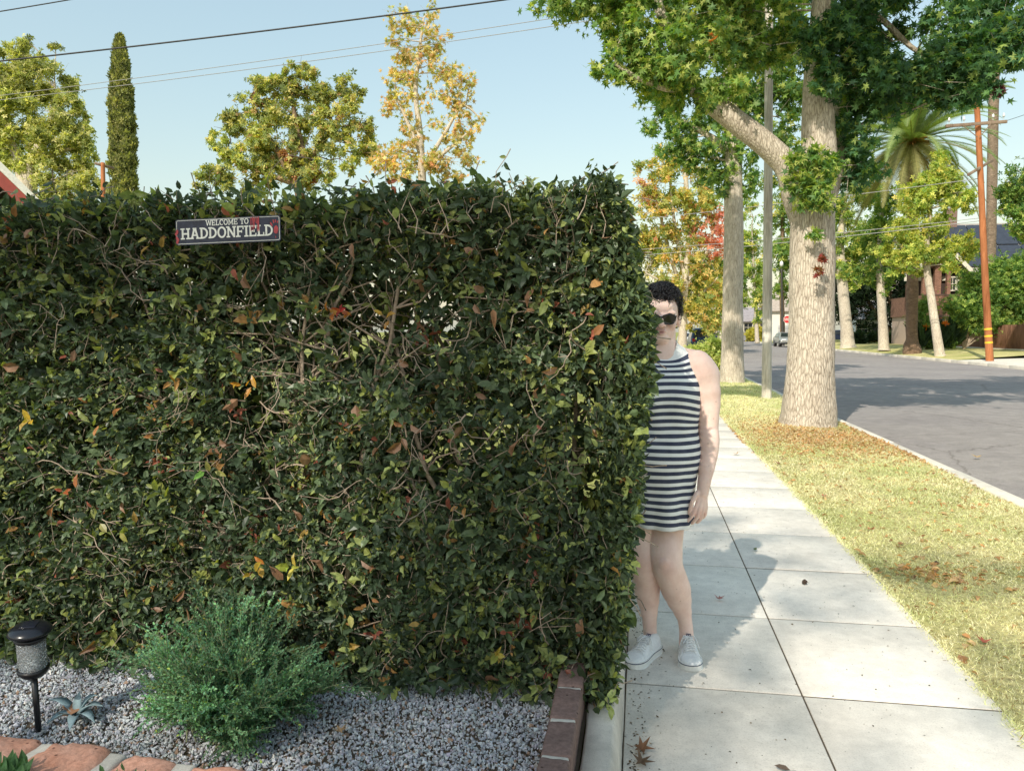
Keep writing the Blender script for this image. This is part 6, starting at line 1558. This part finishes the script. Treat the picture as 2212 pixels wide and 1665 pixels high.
    raw = body.build('raw_body', MAT['twig']); md = raw.modifiers.new('r', 'REMESH'); md.mode = 'VOXEL'; md.voxel_size = .0030
    sm = raw.modifiers.new('s', 'SMOOTH'); sm.factor = .5; sm.iterations = 5
    dg = bpy.context.evaluated_depsgraph_get(); me = bpy.data.meshes.new_from_object(raw.evaluated_get(dg)); bpy.data.objects.remove(raw)
    n = len(me.vertices); co = np.empty(n*3, np.float32); me.vertices.foreach_get('co', co); co = co.reshape(-1, 3)
    col = np.tile(np.array([[.85, .645, .565]], np.float32), (n, 1))
    def spot(c, r_, cc, k=1.0):
        d_ = np.linalg.norm((co-np.array(tuple(c)))/np.array(r_), axis=1); w_ = np.clip(1.25-d_, 0, 1)[:, None]*k; col[:] = col*(1-w_) + np.array([cc])*w_
    spot(P(1428, 717.5, 3.335), (.021, .02, .0105), (.50, .20, .19), .9); spot(P(1428, 717.4, 3.333), (.019, .02, .0022), (.16, .06, .06), .9)
    for s in (-1, 1): spot(P(1428+s*22, 706, 3.36), (.026, .03, .022), (.78, .48, .42), .5); spot(P(1428+s*6, 706.5, 3.325), (.0042, .012, .003), (.25, .10, .09), .9)
    spot(P(1428, 701, 3.315), (.016, .02, .014), (.78, .50, .44), .5)
    spot(P(1437, 1222, 3.30), (.05, .06, .05), (.74, .48, .41), .55); spot(P(1386, 1216, 3.36), (.05, .06, .05), (.72, .47, .40), .5); spot(P(1520, 928, 3.33), (.022, .04, .018), (.60, .39, .33), .5)
    spot(P(1508, 1108, 3.30), (.04, .05, .03), (.76, .48, .41), .6)
    rsm = random.Random(8)
    for (mx, my) in ((1529, 957), (1533, 980), (1530, 1003), (1529, 1046), (1547, 868), (1533, 1014), (1470, 1300), (1461, 1268), (1542, 905), (1520, 890)): spot(P(mx, my, 3.345), (.0028, .06, .0028), (.30, .17, .13), .8)
    for q in range(5): spot(P(1511.5+rsm.uniform(-1.2, 1.2), 944+q*4.5, 3.36), (.0022, .03, .005), (.12, .11, .14), .8)
    a = me.attributes.new('Col', 'FLOAT_COLOR', 'POINT'); c4 = np.ones((n, 4), np.float32); c4[:, :3] = col; a.data.foreach_set('color', c4.ravel())
    me.polygons.foreach_set('use_smooth', np.ones(len(me.polygons), bool)); me.materials.clear()
    sk, nt, b = newmat('skin'); at_ = nt.nodes.new('ShaderNodeAttribute'); at_.attribute_name = 'Col'
    v = mapping(nt); n1 = tex_noise(nt, 14, 5, .65, v); n2 = tex_noise(nt, 420, 2, .5, v)
    nt.links.new(mixc(nt, at_.outputs['Color'], ramp(nt, n1.outputs[0], [(.3, (.90, .82, .79)), (.7, (1.07, 1.06, 1.06))]), 1.0, 'MULTIPLY'), b.inputs['Base Color'])
    b.inputs['Roughness'].default_value = .5; b.inputs['Subsurface Weight'].default_value = .12; b.inputs['Subsurface Radius'].default_value = (.012, .005, .003); b.inputs['Specular IOR Level'].default_value = .35
    bump(nt, b, n2.outputs[0], .12, .001)
    link_mesh('body', me, sk, e)

    # dress: lofted rings
    rings = [(1130,1432,62,.146,0),(1112,1431,64,.148,0),(1090,1428,66.5,.149,0),(1060,1427,72,.152,0),(1030,1426,78.5,.150,0),(1005,1426,84,.156,0),(980,1425.5,86.5,.158,0),(958,1425,84.5,.154,0),(938,1425,79.5,.147,0),(920,1425,79.5,.144,0),(900,1425,82,.146,0),(880,1425,83.5,.150,0),(858,1425,84,.152,0),(838,1426,83.5,.148,0),(822,1426,81,.141,0),(806,1427,76,.131,3),(792,1427,71,.120,7),(780,1428,68,.110,11),(770,1428,66.5,.099,15),(763,1428,64.5,.088,18),(758,1428,60,.081,20),(753,1428,52,.076,23),(748,1428,43,.073,26),(744,1428,37.5,.071,29),(741,1428,34.5,.070,31),(739,1428,33,.068,32)]
    NA = 96; vs = []; st = []; fs = []; nr = len(rings); ux = (CAMM @ Vector((1, 0, 0))).normalized(); uy = Vector((-ux.y, ux.x, 0))
    for i, (py, cx, apx, bb, tilt) in enumerate(rings):
        c = P(cx, py, 3.43); a_ = m(apx)
        for j in range(NA):
            th = 2*math.pi*j/NA; ca, sa = math.cos(th), math.sin(th); fr = max(0, -sa)
            ex = .86 if 760 < py < 1000 else 1.0
            x = a_*math.copysign(abs(ca)**ex, ca); y = bb*math.copysign(abs(sa)**ex, sa)
            # bust, belly, folds
            for s in (-1, 1):
                q = math.exp(-((x-s*.075)/.055)**2 - ((py-852)/30)**2); y -= .030*q*fr**.5
            y -= .010*math.exp(-((py-985)/45)**2)*fr**2
            low = max(0, (py-960)/180)
            fold = .007*math.sin(th*8 + py*.012 + 1 + 1.5*mnoise.noise(Vector((th*1.5, py*.01, 4))))*low + .007*math.sin((x*60 + (py-940)*.16))*math.exp(-((py-925)/22)**2)*(.3+fr)
            rr = 1 + fold/max(.06, a_) + (.022*mnoise.noise(Vector((x*11, y*11, py*.035))) + .020*mnoise.noise(Vector((x*24 + py*.06, y*9, py*.03))))*(1 if py > 775 else .3)
            p = c + ux*x*rr + uy*(y*rr); p.z -= m(tilt)*fr**1.6 
            vs.append(tuple(p)); 
            droop = 20*(abs(ca)**2.2)*math.exp(-((py-872)/38)**2)*fr**.25
            st.append((py - droop - 2.2*mnoise.noise(Vector((th*1.3, py*.02, 2))) , 0))
    for i in range(nr-1):
        for j in range(NA): fs.append((i*NA+j, i*NA+(j+1) % NA, (i+1)*NA+(j+1) % NA, (i+1)*NA+j))
    me = bpy.data.meshes.new('dress'); me.from_pydata(vs, [], fs); a = me.attributes.new('Stripe', 'FLOAT', 'POINT'); a.data.foreach_set('value', np.array([q[0] for q in st], np.float32))
    a = me.attributes.new('Ring', 'FLOAT', 'POINT'); a.data.foreach_set('value', np.repeat(np.array([r_[0] for r_ in rings], np.float32), NA))
    me.polygons.foreach_set('use_smooth', np.ones(len(fs), bool))
    dm, nt, b = newmat('striped_cotton'); s1 = nt.nodes.new('ShaderNodeAttribute'); s1.attribute_name = 'Stripe'; r1 = nt.nodes.new('ShaderNodeAttribute'); r1.attribute_name = 'Ring'
    def math_(op, x, y=None):
        q = nt.nodes.new('ShaderNodeMath'); q.operation = op
        for i_, z_ in enumerate((x, y)):
            if z_ is None: continue
            if isinstance(z_, (int, float)): q.inputs[i_].default_value = z_
            else: nt.links.new(z_, q.inputs[i_])
        return q.outputs[0]
    fr_ = math_('FRACT', math_('DIVIDE', math_('SUBTRACT', s1.outputs['Fac'], 4.0), 15.4))
    navy = math_('LESS_THAN', fr_, .53); notcol = math_('GREATER_THAN', r1.outputs['Fac'], 756.0); nothem = math_('LESS_THAN', s1.outputs['Fac'], 1122.0)
    msk = math_('MULTIPLY', math_('MULTIPLY', navy, notcol), nothem)
    nz = tex_noise(nt, 25, 4, .6, mapping(nt)); wv = tex_noise(nt, 900, 2, .5, mapping(nt))
    cw = ramp(nt, nz.outputs[0], [(.3, (.83, .83, .80)), (.7, (.89, .89, .87))]); cn = ramp(nt, nz.outputs[0], [(.3, (.045, .052, .085)), (.7, (.075, .085, .13))])
    nt.links.new(mixc(nt, cw, cn, msk), b.inputs['Base Color']); b.inputs['Roughness'].default_value = .9; b.inputs['Specular IOR Level'].default_value = .15; wr = tex_noise(nt, 16, 3, .5, mapping(nt, (1, 1, .45), 'Object', (0, .5, 0)), .8); bump(nt, b, mixc(nt, wr.outputs['Color'], wv.outputs['Color'], .08), .55, .012)
    dr = link_mesh('dress', me, dm, e); so_ = dr.modifiers.new('th', 'SOLIDIFY'); so_.thickness = .0025; so_.offset = 1; ss = dr.modifiers.new('ss', 'SUBSURF'); ss.levels = 1; ss.render_levels = 1
    # collar band
    mb = MB(); i = nr-2; pts = []
    for j in range(NA+1): pts.append(Vector(vs[i*NA + j % NA]))
    mb.tube(pts, .0042, 6, 0, False); mb.build('collar', plain('white_rib', (.78, .79, .75), .9), e)

    # hair: cap plus curls
    rs = random.Random(9); hair, nt, b = newmat('dark_hair'); b.inputs['Base Color'].default_value = (.012, .010, .012, 1); b.inputs['Roughness'].default_value = .42
    hz = CAMM @ Vector((0, 0, 1)); hz = Vector((hz.x, hz.y, 0)).normalized()       # towards the viewer
    hx = Vector((-hz.y, hz.x, 0))
    def hairline(x, toward):   # lowest height of the hair at this side position, relative to head centre
        return .034 - .5*max(0, abs(x)-.058)*2 if toward > 0 else -.08
    vs = []; fs = []; NU, NV = 64, 36; keep = {}
    for v_ in range(NV+1):
        for u in range(NU):
            th = 2*math.pi*u/NU; ph = math.pi*v_/NV
            d_ = hx*(math.sin(ph)*math.cos(th)) + hz*(math.sin(ph)*math.sin(th)) + Vector((0, 0, math.cos(ph)))
            q = mnoise.noise(d_*6)*.006 + mnoise.noise(d_*15)*.005
            p = hc + hx*(d_.dot(hx)*(.0785+q)) + hz*(d_.dot(hz)*(.101+q)) + Vector((0, 0, d_.z*(.106+q)))
            vs.append(p)
    def inside(p):
        r_ = p-hc; x = r_.dot(hx); y = r_.dot(hz); z = r_.z
        ax = abs(x)
        if y > .035:  lim = .040 - .010*math.cos(x*60) + (-.055*max(0, (ax-.050)/.025))
        elif y > 0: lim = -.030 - .02*(ax > .07)
        else: lim = -.075
        return z > lim
    for v_ in range(NV):
        for u in range(NU):
            f = (v_*NU+u, v_*NU+(u+1) % NU, (v_+1)*NU+(u+1) % NU, (v_+1)*NU+u)
            if all(inside(vs[k]) for k in f): fs.append(tuple(reversed(f)))
    hb = MB(); hb.add(vs, fs, 0, True)
    for k in range(1500):
        d_ = Vector((rs.gauss(0, 1), rs.gauss(0, 1), rs.gauss(.5, 1))).normalized(); p = hc + hx*(d_.x*.0775) + hz*(d_.y*.101) + Vector((0, 0, d_.z*.106))
        if not inside(p - Vector((0, 0, .004))): continue
        n_ = (hx*d_.x + hz*d_.y + Vector((0, 0, d_.z))).normalized(); t = n_.orthogonal().normalized(); t = Matrix.Rotation(rs.uniform(0, 6.28), 3, n_) @ t; bt = n_.cross(t)
        loops = rs.uniform(.4, 1.1); rad = rs.uniform(.005, .013); L = rs.uniform(.018, .05) * (1.0 if d_.z > .35 else .4); pts = []
        for q in range(9):
            a = q/8*loops*6.28; pts.append(p + n_*(.002 + .35*L*math.sin(q/8*2.6)) + t*(L*q/8 - L*.3) + (bt*math.sin(a) + n_*(1-math.cos(a))*.6)*rad)
        hb.tube(pts, [.0012, .0015, .0016, .0016, .0015, .0014, .0012, .0009, .0005], 4, 0, False)
    hb.build('hair', hair, e)
    eb = MB()
    for s in (-1, 1): eb.tube([P(1428+s*8, 681, 3.348), P(1428+s*18, 677.5, 3.343), P(1428+s*30, 680.5, 3.362)], [.0022, .0032, .0016], 6)
    eb.build('eyebrows', hair, e)

    # sunglasses
    fm = plain('black_frame', (.010, .010, .012), .25); lm, nt, b = newmat('dark_lens'); b.inputs['Base Color'].default_value = (.006, .007, .007, 1); b.inputs['Roughness'].default_value = .06
    gl = empty('sunglasses', (0, 0, 0)); gl.parent = e; gl.matrix_parent_inverse = world_of(e).inverted()
    Z = Vector((0, 0, 1))
    for s in (-1, 1):
        c = P(1428+s*17.2, 689.3, 3.322)
        def rim(k, sc_=1.0):
            a = 2*math.pi*k/28; x = .0300*math.copysign(abs(math.cos(a))**.75, math.cos(a)); z = .0225*math.copysign(abs(math.sin(a))**.8, math.sin(a))
            if z > 0: x *= 1.06; z *= .88
            else: x *= 1 - .10*(-z/.0225)
            y = -.25*abs(x+s*.03)*.25
            return c + hx*x*sc_ + Z*z*sc_ + hz*(y - .3*max(0, s*x)*.35)
        pts = [rim(k) for k in range(28)]; mb = MB(); mb.tube(pts + [pts[0]], .0021, 8, 0, False); mb.build('rim', fm, gl)
        mb = MB(); mb.add([rim(k, .99) for k in range(28)] + [rim(k, .99)-hz*.0018 for k in range(28)], [tuple(range(28)), tuple(range(55, 27, -1))]); mb.build('lens', lm, gl)
        mb = MB(); a = c + hx*s*.031 + Z*.013 - hz*.006; b2 = c + hx*s*.043 + Z*.012 - hz*.05; c2 = c + hx*s*.044 + Z*.010 - hz*.115; mb.tube([a, b2, c2], [.003, .0026, .002], 8); mb.build('temple', fm, gl)
    mb = MB(); mb.tube([P(1423, 685.5, 3.325), P(1428, 684, 3.320), P(1433, 685.5, 3.325)], .0023, 8); mb.build('bridge', fm, gl)

    # sneakers
    canvas = plain('white_canvas', (.80, .80, .79), .85, 0, .06, 90, .15); rub = plain('white_rubber', (.82, .81, .77), .5, 0, .06, 25); navy_ = plain('navy_line', (.03, .04, .10), .5); lace = plain('white_lace', (.85, .85, .84), .9)
    def shoe(heel, toe, side_tag):
        hv = on_z(*heel, 0); tv = on_z(*toe, 0); ax = (tv-hv); L = ax.length; ax.normalize(); sd = Vector((-ax.y, ax.x, 0))
        M = Matrix(((ax.x, sd.x, 0, hv.x), (ax.y, sd.y, 0, hv.y), (0, 0, 1, .002), (0, 0, 0, 1)))
        root = empty('sneaker', (0, 0, 0)); root.parent = e; root.matrix_parent_inverse = world_of(e).inverted()
        T = [0, .04, .12, .22, .34, .46, .58, .70, .80, .88, .94, .98, 1.0]; Wd = [.004, .024, .033, .035, .034, .035, .040, .045, .046, .042, .033, .021, .004]
        Hh = [.070, .078, .082, .083, .086, .084, .071, .058, .050, .046, .041, .036, .030]
        wf = lambda t: float(np.interp(t, T, Wd)); hf = lambda t: float(np.interp(t, T, Hh))
        ts = [.5-.5*math.cos(math.pi*i/30) for i in range(31)]
        # sole
        mb = MB(); ring = [(t, wf(t)+.004) for t in ts] + [(t, -(wf(t)+.004)) for t in reversed(ts)]; n = len(ring)
        lev = [(0, -.003), (.004, 0), (.026, .0), (.029, -.002)]
        vv = []
        for z, o_ in lev:
            for t, y in ring: vv.append(M @ Vector((L*(.5+(t-.5)*(1+o_*2/L+.02)), y + math.copysign(o_, y), z)))
        ff = [(k*n+i, k*n+(i+1) % n, (k+1)*n+(i+1) % n, (k+1)*n+i) for k in range(3) for i in range(n)] + [tuple(3*n+i for i in range(n)), tuple(n-1-i for i in range(n))]
        mb.add(vv, ff, 0, False); so2 = mb.build('sole', rub, root)
        mb = MB(); mb.tube([M @ Vector((L*(.5+(t-.5)*1.03), y+math.copysign(.0006, y), .0255)) for t, y in ring] + [M @ Vector((L*(.5+(ring[0][0]-.5)*1.03), ring[0][1], .0255))], .0016, 6, 0, False); q = mb.build('sole_stripe', navy_); q.parent = so2; q.matrix_parent_inverse = world_of(so2).inverted()
        # upper
        mb = MB(); NQ = 15; vv = []
        for t in ts:
            w_, h_ = wf(t), hf(t)-.026
            for k in range(NQ):
                a = math.pi*k/(NQ-1); ca, sa = math.cos(a), math.sin(a); pw = .62 if t > .3 else .8
                vv.append(M @ Vector((L*t, w_*math.copysign(abs(ca)**pw, ca)*(1-.28*(sa**2)*(t < .6)), .024 + h_*abs(sa)**.85)))
        ff = [(i*NQ+k, (i+1)*NQ+k, (i+1)*NQ+k+1, i*NQ+k+1) for i in range(len(ts)-1) for k in range(NQ-1)]
        mb.add(vv, ff, 0, True); mb.build('upper', canvas, root)
        # toe cap seam, tongue, laces, label
        mb = MB(); sv = []
        for k in range(13):
            a = math.pi*k/12; ca, sa = math.cos(a), math.sin(a); t = .80 - .05*sa; w_, h_ = wf(t), hf(t)-.026; sv.append(M @ Vector((L*t, w_*math.copysign(abs(ca)**.62, ca)*1.01, .025 + h_*abs(sa)**.85*1.02)))
        mb.tube(sv, .0013, 5, 0, False); mb.build('toe_seam', lace, root)
        mb = MB(); tg = []
        for i in range(6):
            t = .50 - .19*i/5; z = hf(t) - .002 + .004*(i/5)**1.5
            for y in (-.019, -.008, .008, .019): tg.append(M @ Vector((L*t, y, z + .004 - abs(y)*.25)))
        mb.add(tg, [(i*4+k, i*4+k+1, (i+1)*4+k+1, (i+1)*4+k) for i in range(5) for k in range(3)], 0, True); tn = mb.build('tongue', canvas, root)
        t = .345; z = hf(t) + .0065
        mb = MB()
        def lab(u0, u1, v0, v1, dz): # small woven label on the tongue
            return [M @ Vector((L*(t+u), v, z + dz - (u-.0)*L*.55 - abs(v)*.25)) for u, v in ((u0, v0), (u1, v0), (u1, v1), (u0, v1))]
        mb.add(lab(-.030, -.012, -.0105, .0105, .0022), [(0, 1, 2, 3)]); mb.add(lab(-.006, .030, -.0105, -.0070, .0022), [(0, 1, 2, 3)]); mb.add(lab(-.006, .030, .0070, .0105, .0022), [(0, 1, 2, 3)])
        stp = []
        for k in range(10):
            a = R(36*k); r_ = .0048 if k % 2 == 0 else .0020; u = .012 + r_*math.cos(a)/L; v = r_*math.sin(a); stp.append(M @ Vector((L*(t+u), v, z + .0024 - u*L*.55 - abs(v)*.25)))
        mb.add(stp, [tuple(range(10))]); q = mb.build('tongue_label', navy_); q.parent = tn; q.matrix_parent_inverse = world_of(tn).inverted()
        lc = MB()
        for i in range(6):
            t0 = .42 + .052*i; yy = .019 + .002*i
            z0, z1 = hf(t0), hf(t0+.04)
            lc.tube([M @ Vector((L*t0, -yy, z0-.006)), M @ Vector((L*(t0+.01), -yy*.4, z0+.0045)), M @ Vector((L*(t0+.03), yy*.4, z1+.004)), M @ Vector((L*(t0+.04), yy, z1-.006))], .0023, 6)
            lc.tube([M @ Vector((L*t0, yy, z0-.006)), M @ Vector((L*(t0+.012), yy*.4, z0+.0065)), M @ Vector((L*(t0+.03), -yy*.4, z1+.006)), M @ Vector((L*(t0+.04), -yy, z1-.006))], .0023, 6)
        t0 = .40; z0 = hf(t0)
        for s in (-1, 1):
            lc.tube([M @ Vector((L*t0, s*.004, z0+.006)), M @ Vector((L*(t0+.02), s*.022, z0+.012)), M @ Vector((L*(t0+.10), s*.034, z0-.006)), M @ Vector((L*(t0+.14), s*.026, z0-.012)), M @ Vector((L*(t0+.06), s*.012, z0+.006)), M @ Vector((L*t0, s*.002, z0+.008))], .0021, 6)
            lc.tube([M @ Vector((L*t0, s*.003, z0+.008)), M @ Vector((L*(t0+.05), s*.03, z0+.0)), M @ Vector((L*(t0+.12), s*.044, z0-.035))], .0020, 6)
        lc.build('laces', lace, root)
    shoe((1483.5, 1399), (1493.5, 1451), 'left'); shoe((1420, 1402), (1360, 1445), 'right')
person()
